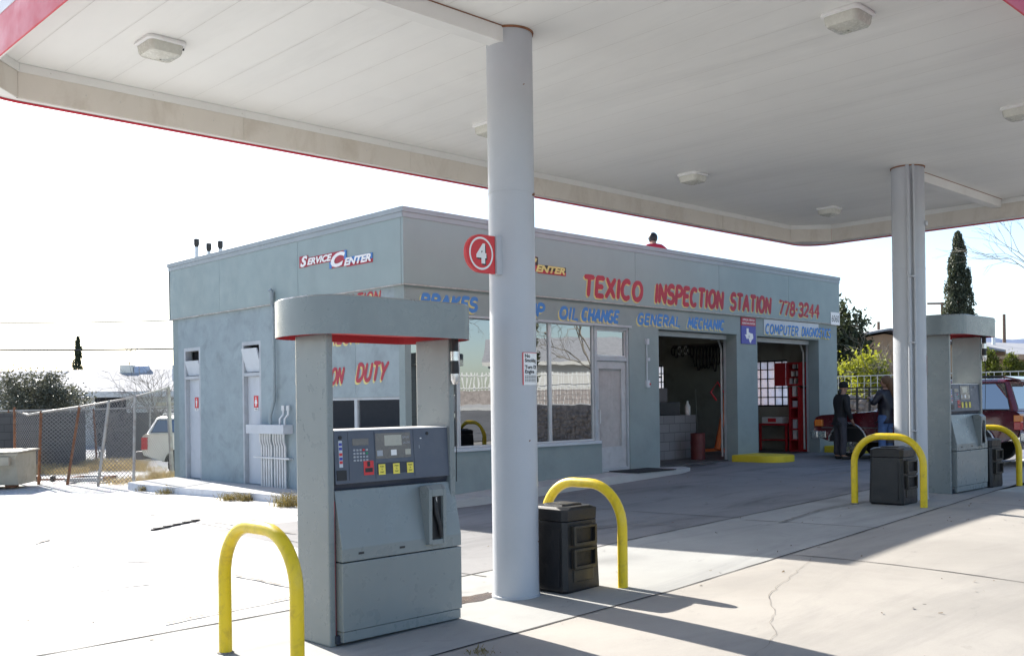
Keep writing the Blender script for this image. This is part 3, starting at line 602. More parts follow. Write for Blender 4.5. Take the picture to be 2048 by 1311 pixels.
# drop beams from the columns to the ends
NCOL = 5.87
for a, b in ((EL_ + .02, 5.62), (13.45, ER - .02)):
    k = MB(); nn = 2
    for i in range(nn):
        p, q = a + (b - a) * i / nn + .002, a + (b - a) * (i + 1) / nn - .002
        k.hexa([(p, NCOL - .075, ZC(p) - .135), (q, NCOL - .075, ZC(q) - .135), (q, NCOL + .075, ZC(q) - .135), (p, NCOL + .075, ZC(p) - .135)], [(p, NCOL - .075, ZC(p) - .003), (q, NCOL - .075, ZC(q) - .003), (q, NCOL + .075, ZC(q) - .003), (p, NCOL + .075, ZC(p) - .003)])
    k.build('beam', M['strip'], can, bevel=.004)
    k = MB()
    for s_ in (-1, 1): k.box(a, b, NCOL + s_ * .078 - .004, NCOL + s_ * .078 + .004, 0, .0) if False else k.tube([(a, NCOL + s_ * .077, ZC(a) - .004), (b, NCOL + s_ * .077, ZC(b) - .004)], .005, 5)
    k.build('beam_seam', M['ruststain'], can)
def column(e, n, r, z0):
    cc = MB(); prof = [(r + .012, z0 - .05), (r + .012, z0 + .015), (r + .002, z0 + .02)] + [(r, z0 + .05 + (ZC(e) - z0 - .06) * i / 12) for i in range(13)]
    cc.lathe(prof, 40, (e, n, 0)); o = cc.build('column', M['column'], can, smooth=40)
    MB().lathe([(r + .008, ZC(e) - .018), (r + .012, ZC(e) - .002)], 40, (e, n, 0)).build('column_collar', M['ruststain'], o)
    MB().lathe([(r + .0015, 3.42), (r + .003, 3.425), (r + .003, 3.435), (r + .0015, 3.44)], 40, (e, n, 0)).build('weld_seam', M['column'], o, smooth=40)
    return o
C1 = (5.742, 5.895)
C2 = (13.36, 5.84)
c1 = column(*C1, .195, gz(*C1)); c2 = column(*C2, .215, gz(*C2))
for z_, a0, a1, r_ in ((3.40, -70, -57, .006), (3.405, -62, -55, .009), (4.3, -100, -96, .004), (.5, -60, -57, .004), (1.35, -95, -92, .005)): MB().tube([(C1[0] + .196 * math.cos(math.radians(a)), C1[1] + .196 * math.sin(math.radians(a)), z_ + .002 * (a - a0)) for a in range(a0, a1 + 1, 1)], r_, 5).build('rust_chip', M['ruststain'], c1)
for off, r in ((205, .026), (222, .02)):
    a = math.radians(off); x, y = C2[0] + .245 * math.cos(a), C2[1] + .245 * math.sin(a)
    pp = MB().tube([(x, y, gz(x, y)), (x, y, 3.2), (x + .01, y + .005, 3.5), (x, y, 4.6), (x + .02, y + .02, ZC(x))], r, 8).build('conduit', M['column'], c2, smooth=50)
k = MB()
for z in (1.2, 2.4, 3.3):
    a = math.radians(213); x, y = C2[0] + .25 * math.cos(a), C2[1] + .25 * math.sin(a); k.box(x - .035, x + .035, y - .035, y + .035, z, z + .02)
k.build('conduit_strap', M['column'], c2)
MB().lathe([(.0, -.0), (.035, .01), (.04, .05)], 10, (C2[0] + .05, C2[1] - .25, 4.05), 1).build('bolt_stub', M['column'], c2)
# curved notices on the columns
def notice(label, cen, r, zc, a0):
    s = thing('warning_notice', label, 'sign', (cen[0], cen[1], zc), 0, 'no smoking notices')
    fn = lambda x, y, d=0: ((r + .003 + d) * math.cos(math.radians(a0) + x / r), (r + .003 + d) * math.sin(math.radians(a0) + x / r), y)
    def patch(x0, x1, z0, z1, m, nm, d, nn=10):
        mb = MB()
        for i in range(nn): a, b = x0 + (x1 - x0) * i / nn, x0 + (x1 - x0) * (i + 1) / nn; mb.quad(fn(a, z0, d), fn(b, z0, d), fn(b, z1, d), fn(a, z1, d))
        return mb.build(nm, m, s)
    patch(0, .25, -.135, .135, M['white'], 'notice_sheet', 0)
    patch(0, .010, -.135, .135, M['redbright'], 'red_border', .001, 2); patch(.010, .25, .130, .135, M['redbright'], 'red_border', .001); patch(.24, .25, -.135, .13, M['redbright'], 'red_border', .001, 2)
    lt = MB(); k = dict(bold=.03, align='LEFT')
    for t_, y in (('No', .105), ('Smoking', .068), ('Turn Off', .012), ('Engine', -.025)): put_text(lt, t_, .041, lambda x, v, y=y: fn(.022 + x, y + v, .0015), **k)
    for i in range(5):
        mb_y = -.06 - i * .012
        for q in range(8): a = .022 + q * .018; lt.quad(fn(a, mb_y, .0015), fn(a + .014, mb_y, .0015), fn(a + .014, mb_y + .005, .0015), fn(a, mb_y + .005, .0015))
    lt.build('notice_lettering', M['black'], s)
notice('white No Smoking Turn Off Engine notice wrapped on the near column', C1, .195, 1.95, -112)
notice('white No Smoking notice on the far column beside its grey pump', C2, .215, 2.1, -77)
# numbered flag on the near column
s = thing('pump_number_flag', 'red rounded flag with a white ringed number 4 fixed to the near column', 'sign', (5.497, 5.86, 2.885))
pl = MB(); sh = [(0, .155), (0, -.155)] + [( -.15 + .165 * math.cos(math.radians(a)) , .155 * math.sin(math.radians(a))) for a in range(270, 89, -12)]
pl.prism(sh, 1, -.018, .018); pl.build('flag_plate', M['redbright'], s, bevel=.003)
rg = MB(); 
for ysgn, yy in ((-1, -.0195),):
    cx, cz = -.155, 0; n = 36
    for i in range(n):
        a, b = 2 * math.pi * i / n, 2 * math.pi * (i + 1) / n; f_ = lambda r, t_: (cx + r * math.cos(t_) * .98, yy, cz + r * math.sin(t_)); rg.quad(f_(.118, a), f_(.118, b), f_(.134, b), f_(.134, a))
rg.build('white_ring', M['white'], s)
lt = MB(); fit_text(lt, '4', -.21, -.10, -.082, .082, lambda x, z: (x + .012, -.0187, z - .012), bold=.06); lt.build('digit_shadow', M['black'], s)
lt = MB(); fit_text(lt, '4', -.21, -.10, -.082, .082, lambda x, z: (x, -.0205, z), bold=.06); lt.build('digit', M['white'], s)
MB().box(.002, .075, -.035, .035, -.16, .16).build('bracket', M['column'], s, bevel=.004)
# ceiling lights
def ceiling_light(e, n, label):
    z = ZC(e); s = thing('ceiling_light', label, 'ceiling light', (e, n, z), 0, 'square lights under the canopy'); s.scale = (.8, .8, .85)
    def rr(h, r, n_=5): return [(sx * (h - r) + r * math.cos(math.radians(a0 + 90 * i / n_)), sy * (h - r) + r * math.sin(math.radians(a0 + 90 * i / n_))) for sx, sy, a0 in ((1, 1, 0), (-1, 1, 90), (-1, -1, 180), (1, -1, 270)) for i in range(n_ + 1)]
    mb = MB(); L = [(.205, .06, -.002), (.215, .07, -.02), (.215, .07, -.035), (.19, .06, -.045)]
    rings = [[(p[0], p[1], zz) for p in rr(h, r)] for h, r, zz in L]
    for a, b in zip(rings[:-1], rings[1:]): mb.add(a + b, [(i, (i + 1) % len(a), len(a) + (i + 1) % len(a), len(a) + i) for i in range(len(a))])
    mb.build('lamp_frame', M['white'], s, smooth=50)
    mb = MB(); L = [(.188, .06, -.04), (.18, .06, -.11), (.165, .06, -.135), (.06, .04, -.165), (.01, .005, -.168)]
    rings = [[(p[0], p[1], zz) for p in rr(h, r)] for h, r, zz in L]
    for a, b in zip(rings[:-1], rings[1:]): mb.add(a + b, [(i, (i + 1) % len(a), len(a) + (i + 1) % len(a), len(a) + i) for i in range(len(a))])
    mb.build('lamp_lens', M['lens'], s, smooth=35)
    mb = MB()
    for yy in (-.06, .06): mb.box(.2, .235, yy - .012, yy + .012, -.045, -.01)
    mb.build('lamp_latch', M['black'], s)
LTS = [(3.65, 8.0, 'square ceiling light nearest the left corner of the canopy'), (7.5, 8.0, 'square ceiling light partly behind the near column'), (11.35, 8.0, 'square ceiling light in the middle of the far row'), (15.25, 8.0, 'square ceiling light by the clipped far corner of the canopy'), (7.5, 3.75, 'large square ceiling light at the top of the photo right of the near column'), (11.45, 3.75, 'square ceiling light cut by the right edge of the photo')]
for l in LTS: ceiling_light(*l)

# ---------------------------------------------------------------- fuel pumps
M['pump'] = mat('pump_grey', (.205, .232, .232), .32, .06, 1.5, spec=.5, dirt=(.16, .18, .178), dscale=1.1, damt=.22, stretch=(1, 1, .35))
M['pumpd'] = mat('pump_console', (.085, .10, .13), .45, .06, 3, dirt=(.13, .14, .16), dscale=4, damt=.5)
M['pumpdd'] = mat('pump_console_dark', (.035, .042, .06), .5, .1, 5)
M['lcd'] = mat('pump_display', (.40, .39, .33), .3, .05, 3)
M['lcdd'] = mat('pump_display_surround', (.15, .14, .13), .25, .06, 3)
M['stick_y'] = mat('yellow_sticker', (.80, .68, .10), .5, .06, 6)
M['rubber'] = mat('black_rubber', (.018, .018, .02), .5, .15, 6)
M['chrome'] = mat('brushed_steel', (.62, .62, .62), .28, .06, 5, metal=.9)
M['key'] = mat('keypad_key', (.35, .37, .40), .5, .08, 9)
M['hoodred'] = mat('hood_red', (.36, .022, .03), .5, .06)
def make_pump(label, loc, sc, detail):
    p = thing('fuel_pump', label, 'fuel pump', loc, 0, 'grey fuel pumps'); p.scale = (sc, sc, sc)
    W_ = 1.14       # local: x 0..W_ along the island, y 0 front face .. .5 back
    MB().box(.04, W_ - .02, .03, .49, .02, .075).build('plinth', M['pumpdd'], p)
    MB().box(.07, W_ - .0, -.005, .5, .03, .10).build('kick_panel', M['pump'], p, bevel=.004)
    MB().box(.065, W_ + .008, -.012, .505, .104, .575).build('lower_door', M['pump'], p, bevel=.006)
    b = MB(); b.prism([(-.012, .583), (-.012, .672), (.075, 1.07), (.42, 1.07), (.505, .672), (.505, .583)], 0, .065, W_ + .008); b.build('upper_door', M['pump'], p, bevel=.006)
    for x in (.2, .56, .9): MB().box(x, x + .045, -.0145, -.0122, .625, .64).build('door_lock', M['black'], p)
    MB().prism([(.10, 1.072), (.085, 1.11), (.40, 1.11), (.39, 1.072)], 0, .07, W_ - .01).build('receipt_ledge', M['pumpdd'], p)
    con = MB().prism([(.062, 1.112), (.085, 1.482), (.405, 1.482), (.43, 1.112)], 0, .07, W_ - .0).build('console', M['pumpd'], p, bevel=.008)
    MB().box(.075, W_ - .015, .088, .40, 1.4825, 1.49).build('console_sunlit_top', M['strip'], con)  # pale colour stands in for sunlight along the dark console's top
    for i, x in enumerate((.0, W_ - .04)):
        MB().box(x, x + .05, .05, .455, 0, 2.16).build('post', M['pump'], p, bevel=.012)
    MB().box(.0515, .057, .06, .44, .02, 1.0).build('red_trim', M['red_paint'], p)
    # oval hood: a hollow band, red below
    def oval(o, n=10):
        P = []; bb = .41
        for cx, sg, a in ((W_ - .10, 1, .25), (.075, -1, .25)):
            for i in range(n * 2 + 1):
                t_ = math.radians(-90 + 180 * i / (n * 2)); P.append((cx + sg * (a + o) * math.copysign(abs(math.cos(t_)) ** .95, 1), .25 + sg * (bb + o) * math.copysign(abs(math.sin(t_)) ** .95, math.sin(t_))))
        return P
    rings = [(0, 2.145), (0, 2.40), (-.02, 2.412), (-.12, 2.415)]; hb = MB(); n_ = len(oval(0))
    vs = [(x, y, z) for o, z in rings for x, y in oval(o)]; hb.add(vs, [(i * n_ + j, i * n_ + (j + 1) % n_, (i + 1) * n_ + (j + 1) % n_, (i + 1) * n_ + j) for i in range(3) for j in range(n_)] + [tuple(range(3 * n_, 4 * n_))])
    hd = hb.build('hood', M['pump'], p, smooth=35)
    ub = MB(); vs = [(x, y, z) for o, z in ((-.004, 2.146), (-.006, 2.20)) for x, y in oval(o)]; ub.add(vs, [(j, (j + 1) % n_, n_ + (j + 1) % n_, n_ + j) for j in range(n_)] + [tuple(range(n_, 2 * n_))]); ub.build('hood_underside', M['hoodred'], hd)
    MB().box(-.132, -.126, .02, .1, 0, 0) if False else None
    # nozzle boot
    nb = MB(); nb.prism([(-.01, .62), (-.055, .63), (-.06, 1.03), (-.02, 1.065), (.06, 1.05), (.03, .8)], 0, .80, .83); nb.prism([(-.01, .62), (-.055, .63), (-.06, 1.03), (-.02, 1.065), (.06, 1.05), (.03, .8)], 0, .935, .965)
    nb.prism([(-.06, .98), (-.06, 1.03), (-.02, 1.065), (.07, 1.055), (.07, .98)], 0, .8305, .9345); nb.box(.8305, .9345, -.052, -.01, .622, .66); nb.box(.8305, .9345, .0, .012, .66, .98)
    nb = nb.build('nozzle_boot', M['pump'], p, bevel=.004)
    MB().box(.832, .933, -.03, -.004, .66, .979).build('boot_cavity', M['rubber'], nb)
    MB().tube([(.87, -.035, .97), (.875, -.045, .86), (.905, -.05, .76), (.915, -.055, .675)], [.012, .02, .016, .013], 8).build('nozzle', M['rubber'], nb, smooth=50)
    MB().box(.872, .884, -.048, -.035, .86, .975).build('boot_guide', M['chrome'], nb)
    # hose down the right-hand post
    hx, hy = W_ - .012, .012
    h = MB().tube([(hx, hy, 2.19), (hx, hy, 2.06)], .028, 10).build('hose', M['rubber'], p, smooth=50)
    MB().tube([(hx, hy, 2.06), (hx, hy, 1.99)], .033, 12).build('swivel', M['chrome'], h, smooth=50)
    MB().tube([(hx, hy, 1.99), (hx, hy, 1.965)], .028, 12).tube([(hx, hy, 1.965), (hx, hy, 1.89)], .031, 12).build('breakaway', M['rubber'], h, smooth=50)
    MB().tube([(hx, hy, 1.89), (hx, hy, 1.84), (hx, hy, 1.81)], [.034, .034, .02], 12).build('end_fitting', M['chrome'], h, smooth=50)
    MB().tube([(hx - .01, hy - .02, 1.81), (hx - .005, hy - .01, 1.3), (hx, hy, 1.07)], .004, 5).build('cable', M['rubber'], h)
    # console face (front lies on a plane leaning back): fn maps (x, z) on it
    fy = lambda z: .062 + (z - 1.112) / .37 * .023
    fn = lambda x, z, d=0: (x, fy(z) - d, z)
    def pl(nm, x0, x1, z0, z1, m, d=.004):
        mb = MB(); mb.hexa([fn(x0, z0, -.002), fn(x1, z0, -.002), fn(x1, z1, -.002), fn(x0, z1, -.002)], [fn(x0, z0, d), fn(x1, z0, d), fn(x1, z1, d), fn(x0, z1, d)]); return mb.build(nm, m, con)
    for x in (.185, .41, .765): pl('console_joint', x, x + .004, 1.135, 1.475, M['pumpdd'], .0012)
    pl('card_reader', .08, .16, 1.14, 1.21, M['black'], .006)
    pl('sticker', .105, .135, 1.23, 1.415, M['offwhite'], .002)
    dm = MB()
    for i, (cz, mm) in enumerate(((1.38, 0), (1.35, 0), (1.31, 1), (1.28, 0), (1.255, 1))): dm.mi = mm; a = cz; dm.quad(fn(.107, a, .0028), fn(.133, a, .0028), fn(.133, a + .02, .0028), fn(.107, a + .02, .0028))
    dm.build('sticker_print', [M['bluebright'], M['redbright']], con)
    MB().lathe([(.014, 0), (.014, .006), (.0, .0065)], 10, fn(.12, 1.437, .006), 1).build('knob', M['black'], con)
    pl('small_display', .222, .36, 1.378, 1.425, M['lcdd'], .003)
    kp = MB()
    for r in range(4):
        for q_ in range(5):
            kp.mi = 1 if (r == 0 and q_ == 3) else 2 if (r == 1 and q_ == 4) else 0; x0, z0 = .226 + q_ * .027, 1.352 - r * .024
            kp.hexa([fn(x0, z0 - .015, -.001), fn(x0 + .019, z0 - .015, -.001), fn(x0 + .019, z0, -.001), fn(x0, z0, -.001)], [fn(x0 + .002, z0 - .013, .004), fn(x0 + .017, z0 - .013, .004), fn(x0 + .017, z0 - .002, .004), fn(x0 + .002, z0 - .002, .004)])
    kp.build('keypad', [M['key'], M['redbright'], mat('green_key', (.02, .3, .12), .5)], con)
    pl('red_card_slot', .31, .395, 1.165, 1.265, M['redbright'], .003); pl('slot_mouth', .32, .385, 1.185, 1.215, M['black'], .0045); pl('slot_arrow', .34, .365, 1.225, 1.26, M['black'], .0045)
    pl('display_panel', .42, .738, 1.275, 1.458, M['lcdd'], .003)
    lc = pl('main_display', .50, .655, 1.365, 1.442, M['lcd'], .0045)
    for x, m in ((.43, M['key']), (.555, M['white']), (.685, M['lcd'])): pl('price_display', x, x + .05, 1.295, 1.335, m, .0045)
    lt = MB(); fit_text(lt, 'SALE', .665, .725, 1.415, 1.432, lambda x, z: fn(x, z, .0042), bold=.01); fit_text(lt, 'GALLONS', .665, .73, 1.375, 1.392, lambda x, z: fn(x, z, .0042), bold=.01); lt.build('display_lettering', M['key'], con)
    pl('button_strip', .425, .755, 1.165, 1.245, M['pumpdd'], .0015)
    for x in (.438, .568, .695):
        pl('push_button', x, x + .058, 1.16, 1.235, M['stick_y'], .0045)
        lt = MB(); 
        for i, w in enumerate(('PUSH', 'TO', 'START')): fit_text(lt, w, x + (.022 if w == 'TO' else .012), x + (.036 if w == 'TO' else .046), 1.213 - i * .02, 1.224 - i * .02, lambda a, z: fn(a, z, .0055), bold=.02)
        lt.build('button_lettering', M['black'], con)
    MB().lathe([(.013, 0), (.013, .004), (.0, .0045)], 12, fn(.9, 1.443, .004), 1).build('panel_lock', M['black'], con)
    pl('panel_scratch', .83, .845, 1.405, 1.413, M['white'], .0012); pl('panel_scratch', .818, .822, 1.335, 1.36, M['key'], .0012)
    return p
make_pump('grey fuel pump in the foreground left of the near column', (3.745, 5.63, gz(4.3, 5.9) - .005), 1.0, 1)
make_pump('grey fuel pump on the right beside the far column', (14.24, 5.60, gz(14.8, 5.9) - .01), 1.07, 1)

# ---------------------------------------------------------------- yellow pipe guards
M['guard'] = mat('guard_yellow', (.74, .53, .012), .38, .05, 4, dirt=(.40, .25, .03), dscale=9, damt=.8, coat=.15)
gd0 = thing('pipe_guard', 'yellow bent-pipe guard at the left end of the foreground pump', 'bollard', (3.2, 5.67, gz(3.2, 5.67)), 0, 'yellow pipe guards')
hw, ht, br = .455, .885, .36
pts = [(0, -hw, -.05), (0, -hw, .02), (0, -hw, ht - br)] + [(0, -hw + br - br * math.cos(math.radians(a)), ht - br + br * math.sin(math.radians(a))) for a in range(9, 91, 9)]
pts += [(0, -p[1], p[2]) for p in pts[::-1]]
MB().tube(pts, .044, 18).build('pipe', M['guard'], gd0, smooth=60)
for i, s_ in enumerate((-hw, hw)): MB().lathe([(.058, -.02), (.056, .004), (.046, .008)], 14, (0, s_, 0)).build('footing', M['crack'], gd0)
for e, n, lab, sc in ((6.46, 5.78, 'yellow bent-pipe guard behind the near black waste bin', 1.0), (12.38, 5.72, 'yellow bent-pipe guard in front of the far column and its waste bin', 1.02), (16.1, 5.82, 'yellow bent-pipe guard at the right edge beyond the far pump', 1.02)):
    c_ = clone(gd0); c_.location = (e, n, gz(e, n)); c_['label'] = lab; c_.scale = (sc,) * 3
# ---------------------------------------------------------------- waste bins
M['bin'] = mat('bin_plastic', (.013, .013, .015), .42, .15, 3, bmp=.15, bscale=120, dirt=(.03, .029, .028), dscale=3, damt=.6)
M['binface'] = mat('bin_dusty', (.024, .022, .019), .45, .2, 3, dirt=(.075, .065, .04), dscale=3.5, damt=.6)
M['binhole'] = mat('bin_hole', (.006, .006, .007), .6, .1)
def octo(h, c_, z): return [(h, -h + c_, z), (h, h - c_, z), (h - c_, h, z), (-h + c_, h, z), (-h, h - c_, z), (-h, -h + c_, z), (-h + c_, -h, z), (h - c_, -h, z)]
b0 = thing('waste_bin', 'black plastic waste bin with paper slots beside the near column', 'waste bin', (6.2, 5.77, gz(6.2, 5.77)), 0, 'black forecourt waste bins')
def rings(L, m, nm, par, bev=0, merge=True):
    mb = MB(); vs = [p for h, c_, z in L for p in octo(h, c_, z)]
    mb.add(vs, [(i * 8 + j_, i * 8 + (j_ + 1) % 8, (i + 1) * 8 + (j_ + 1) % 8, (i + 1) * 8 + j_) for i in range(len(L) - 1) for j_ in range(8)] + [tuple(range(8))[::-1], tuple(range(len(L) * 8 - 8, len(L) * 8))]); return mb.build(nm, m, par, bevel=bev)
bb = rings([(.218, .03, 0), (.23, .03, .02), (.216, .035, .60)], M['bin'], 'bin_body', b0, .006)
ld = rings([(.218, .04, .605), (.222, .04, .70), (.205, .09, .722)], M['bin'], 'bin_lid', b0, .005)
rings([(.125, .02, .722), (.118, .02, .735)], M['bin'], 'lid_rim', ld); MB().box(-.10, .10, -.10, .10, .7352, .738).build('lid_opening', M['binhole'], ld)
MB().hexa([(-.18, -.2225, .08), (.18, -.2225, .08), (.18, -.20, .08), (-.18, -.20, .08)], [(-.175, -.2215, .56), (.175, -.2215, .56), (.175, -.19, .56), (-.175, -.19, .56)]).build('face_panel', M['binface'], bb)
MB().hexa([(-.2385, -.17, .06), (-.2385, .17, .06), (-.2, .17, .06), (-.2, -.17, .06)], [(-.2205, -.165, .54), (-.2205, .165, .54), (-.19, .165, .54), (-.19, -.165, .54)]).build('side_panel', M['bin'], bb)
for z in (.40, .205):
    f = MB(); f.box(-.145, -.12, -.262, -.205, z, z + .165).box(.12, .145, -.262, -.205, z, z + .165).box(-.12, .12, -.262, -.205, z + .143, z + .165).box(-.12, .12, -.262, -.205, z, z + .022); f = f.build('slot_frame', M['binface'], bb, bevel=.004)
    MB().box(-.12, .12, -.232, -.206, z + .022, z + .143).build('slot_mouth', M['binhole'], f)
MB().box(-.13, .13, -.236, -.205, .09, .19).build('towel_box', M['binface'], bb, bevel=.008)
for e, n, lab in ((12.68, 5.79, 'black plastic waste bin under the yellow guard by the far column'), (15.80, 5.80, 'black plastic waste bin to the right of the far pump')):
    c_ = clone(b0); c_.location = (e, n, gz(e, n)); c_['label'] = lab; c_.scale = (1.03,) * 3
b0.location.x = 6.2

# ---------------------------------------------------------------- small things on the ground
mt = MB(); mt.box(0, 1.15, -.36, .36, 0, .014); mt = mt.build('doormat', mat('mat_rubber', (.022, .022, .024), .8, .25, 20, bmp=.4, bscale=200)); mt.location = (14.05, 11.54, .338); mt.rotation_euler = (0, 0, .0); tag(mt, 'black rubber doormat on the walk outside the shop door', 'doormat')
M['plinth'] = mat('plinth_yellow', (.66, .52, .03), .6, .12, 2, bmp=.3, bscale=20, dirt=(.42, .33, .08), dscale=1.1, damt=.22, stretch=(1, 1, .35))
def plinth(label, c_, hw, hl, z0, r, h):
    P = [(-hw, hl), (hw, hl)] + [(hw - r + r * math.cos(math.radians(a)), -hl + r + r * math.sin(math.radians(a))) for a in range(0, -91, -15)] + [(-hw + r + r * math.cos(math.radians(a)), -hl + r + r * math.sin(math.radians(a))) for a in range(-90, -181, -15)]
    mb = MB().prism([(p[0], p[1]) for p in P], 2, 0, h); o = mb.build('bay_kerb', M['plinth'], bevel=.03, smooth=40); o.location = (c_[0], c_[1], z0); tag(o, label, 'kerb block', 'yellow blocks between the bays')
plinth('yellow rounded concrete block between the two garage bays', (18.62, 11.30), .50, .56, .29, .42, .17)
plinth('yellow concrete block by the right-hand corner of the station', (22.6, 11.38), .40, .5, .29, .32, .2)
dn = MB(); dn.box(-.55, .55, -.02, .02, 0, .02)
for i in range(5): dn.box(-.5 + i * .22, -.4 + i * .22, -.03, .025, .02, .028)
dn = dn.build('metal_scrap', M['rubber']); q = gp(353, 1050); dn.location = (q.x, q.y, q.z + .002); dn.rotation_euler = (0, 0, .55); tag(dn, 'dark strip of scrap lying on the sunlit concrete', 'scrap')
pdl = MB(); n = 26; r_ = random.Random(4); pp = [(math.cos(2 * math.pi * i / n) * .30 * r_.uniform(.75, 1.1), math.sin(2 * math.pi * i / n) * .13 * r_.uniform(.7, 1.15)) for i in range(n)]
q = gp(950, 1196); pdl.add([(q.x + p[0], q.y + p[1], gz(q.x + p[0], q.y + p[1]) + .003) for p in pp], [tuple(range(n))]); o = pdl.build('wet_stain', mat('wet_dirt', (.16, .12, .09), .15, .3, 8)); tag(o, 'brown wet stain at the foot of the near column', 'stain'); struct(o, 'stuff')
lv = MB(); r_ = random.Random(5)
for i in range(260):
    e, n = r_.uniform(2, 18), r_.uniform(2, 12); a = r_.uniform(0, 6.3); l = r_.uniform(.012, .035); h = r_.uniform(.004, .014); z = gz(e, n) + .004
    lv.quad((e, n, z), (e + l * math.cos(a), n + l * math.sin(a), z + h * .6), (e + l * math.cos(a) - l * .5 * math.sin(a), n + l * math.sin(a) + l * .5 * math.cos(a), z + h), (e - l * .5 * math.sin(a), n + l * .5 * math.cos(a), z + .001))
struct(tag(lv.build('leaf_litter', mat('dead_leaf', (.16, .11, .06), .9, .4, 30)), 'scattered dead leaves and grit on the forecourt', 'litter'), 'stuff')
# ---------------------------------------------------------------- vehicles
M['maroon'] = mat('maroon_paint', (.12, .009, .017), .22, .06, 2, spec=.5, coat=.8)
M['beige'] = mat('beige_paint', (.72, .69, .62), .3, .05, 2, coat=.5)
M['trimgrey'] = mat('bumper_trim', (.11, .10, .10), .5, .1, 4)
M['brownband'] = mat('brown_band', (.16, .12, .11), .4, .06, 3)
M['tyre'] = mat('tyre', (.016, .016, .017), .75, .2, 12, bmp=.3, bscale=60)
M['carglass'] = glassmat('car_glass', .35, (.03, .035, .045))
M['headl'] = mat('headlight', (.6, .62, .62), .15, .05, 5, coat=.8)
M['amber'] = mat('amber_lens', (.75, .20, .015), .2, .06, 12, coat=.8)
M['redlens'] = mat('red_lens', (.50, .015, .02), .2, .06, 12, coat=.8)
M['whitepl'] = mat('white_plastic', (.7, .7, .68), .4, .05)
def make_suv(label, loc, rz, paint, H=1.70, R=.36, band=None, chrome=True, group=None, hubc='chrome'):
    s = thing('parked_suv', label, 'car', loc, rz); bz = 1.04; hw = .835
    def arch(cx, r, cz): return [(cx + r * math.cos(math.radians(a)), cz + r * math.sin(math.radians(a))) for a in range(-8, 189, 14)]
    xf, xr = 1.38, -1.28; ra = R + .075
    P = [(-2.16, .56), (-2.2, .66), (-2.19, bz - .02), (-2.12, bz + .03), (.78, bz + .03), (.95, bz + .01), (2.02, .985), (2.14, .94), (2.19, .84), (2.19, .56), (2.1, .50)]
    P += [(p[0], max(p[1], .40)) for p in arch(xf, ra, R)] + [(p[0], max(p[1], .40)) for p in arch(xr, ra, R)]
    mb = MB(); n = len(P)
    lv = [(-hw + .05, 1), (-hw, 0), (hw, 0), (hw - .05, 1)]
    def rg(y, k): return [(p[0] * (.985 if k else 1), y, p[1] + (.0 if not k else (.012 if p[1] > .6 else 0))) for p in P]
    R4 = [rg(*l) for l in lv]; vs = [p for r_ in R4 for p in r_]
    mb.add(vs, [(i * n + j, i * n + (j + 1) % n, (i + 1) * n + (j + 1) % n, (i + 1) * n + j) for i in range(3) for j in range(n)] + [tuple(range(n))[::-1], tuple(range(3 * n, 4 * n))])
    body = mb.build('body', paint, s, smooth=38, bevel=.012)
    xb0, xb1, xt0, xt1, tw = -2.13, .80, -1.93, .10, .66; bw = hw - .045
    def lerp(a, b, t): return a + (b - a) * t
    zt = H - .06
    mb = MB(); L = []
    for t, inset in ((0, 0), (1, 0), (1.06, .07), (1.085, .2)):
        z = lerp(bz + .03, zt, min(t, 1)) + max(0, t - 1) * .75; tt = min(t, 1)
        x0, x1, y = lerp(xb0, xt0, tt) + inset, lerp(xb1, xt1, tt) - inset, lerp(bw, tw, tt) - inset; c = .06
        L.append([(x0, -y + c, z), (x0 + c, -y, z), (x1 - c, -y, z), (x1, -y + c, z), (x1, y - c, z), (x1 - c, y, z), (x0 + c, y, z), (x0, y - c, z)])
    vs = [p for r_ in L for p in r_]; mb.add(vs, [(i * 8 + j, i * 8 + (j + 1) % 8, (i + 1) * 8 + (j + 1) % 8, (i + 1) * 8 + j) for i in range(3) for j in range(8)] + [tuple(range(24, 32))])
    cabin = mb.build('cabin', paint, s, smooth=40, bevel=.01)
    t_ = lambda z: (z - bz - .03) / (zt - bz - .03)
    def side(nm, pts, m, sg, d=.008, par=None):
        f = lambda p, o: (p[0], sg * (lerp(bw, tw, t_(p[1])) + o), p[1])
        return MB().hexa([f(p, -.01) for p in pts], [f(p, d) for p in pts]).build(nm, m, par or s)
    z0, z1 = bz + .07, zt - .05
    for sg in (1, -1):
        for pts in ([(-2.02 + .03, z0), (-1.12, z0), (-1.12, z1), (-1.86, z1)], [(-1.05, z0), (-.28, z0), (-.28, z1), (-1.05, z1)], [(-.20, z0), (.66, z0), (.16, z1), (-.20, z1)]):
            cx = sum(p[0] for p in pts) / 4; cz = (z0 + z1) / 2
            side('window_trim', [(cx + (p[0] - cx) * 1.045, cz + (p[1] - cz) * 1.09) for p in pts], M['black'], sg, .006); side('window', pts, M['carglass'], sg, .010)
        for x in (-1.085, -.24, .74):
            MB().box(x, x + .008, sg * (hw + .001) - .002, sg * (hw + .001) + .002, .46, bz).build('door_seam', M['black'], s)
        for x in (-1.02, -.16): MB().box(x + .0, x + .16, sg * hw - .012, sg * hw + .022, .86, .90).build('door_handle', M['black'], s, bevel=.006)
        for cx in (xf, xr):
            a_ = arch(cx, ra + .012, R); MB().tube([(p[0], sg * (hw + .006), max(p[1], .42)) for p in a_], .022, 8).build('wheel_flare', M['chrome'] if chrome else paint, s, smooth=50)
            a2 = arch(cx, ra - .004, R); q = MB().prism([(p[0], max(p[1], .40)) for p in a2], 1, sg * (hw - .30) if sg < 0 else hw - .30, sg * (hw - .012) if sg < 0 else hw - .012); q.build('wheel_well', M['black'], s)
        MB().box(xr + ra + .04, xf - ra - .04, sg * (hw + .02) - .06, sg * (hw + .02) + .03, .40, .46).build('side_sill', M['trimgrey'] if not band else band, s, bevel=.015)
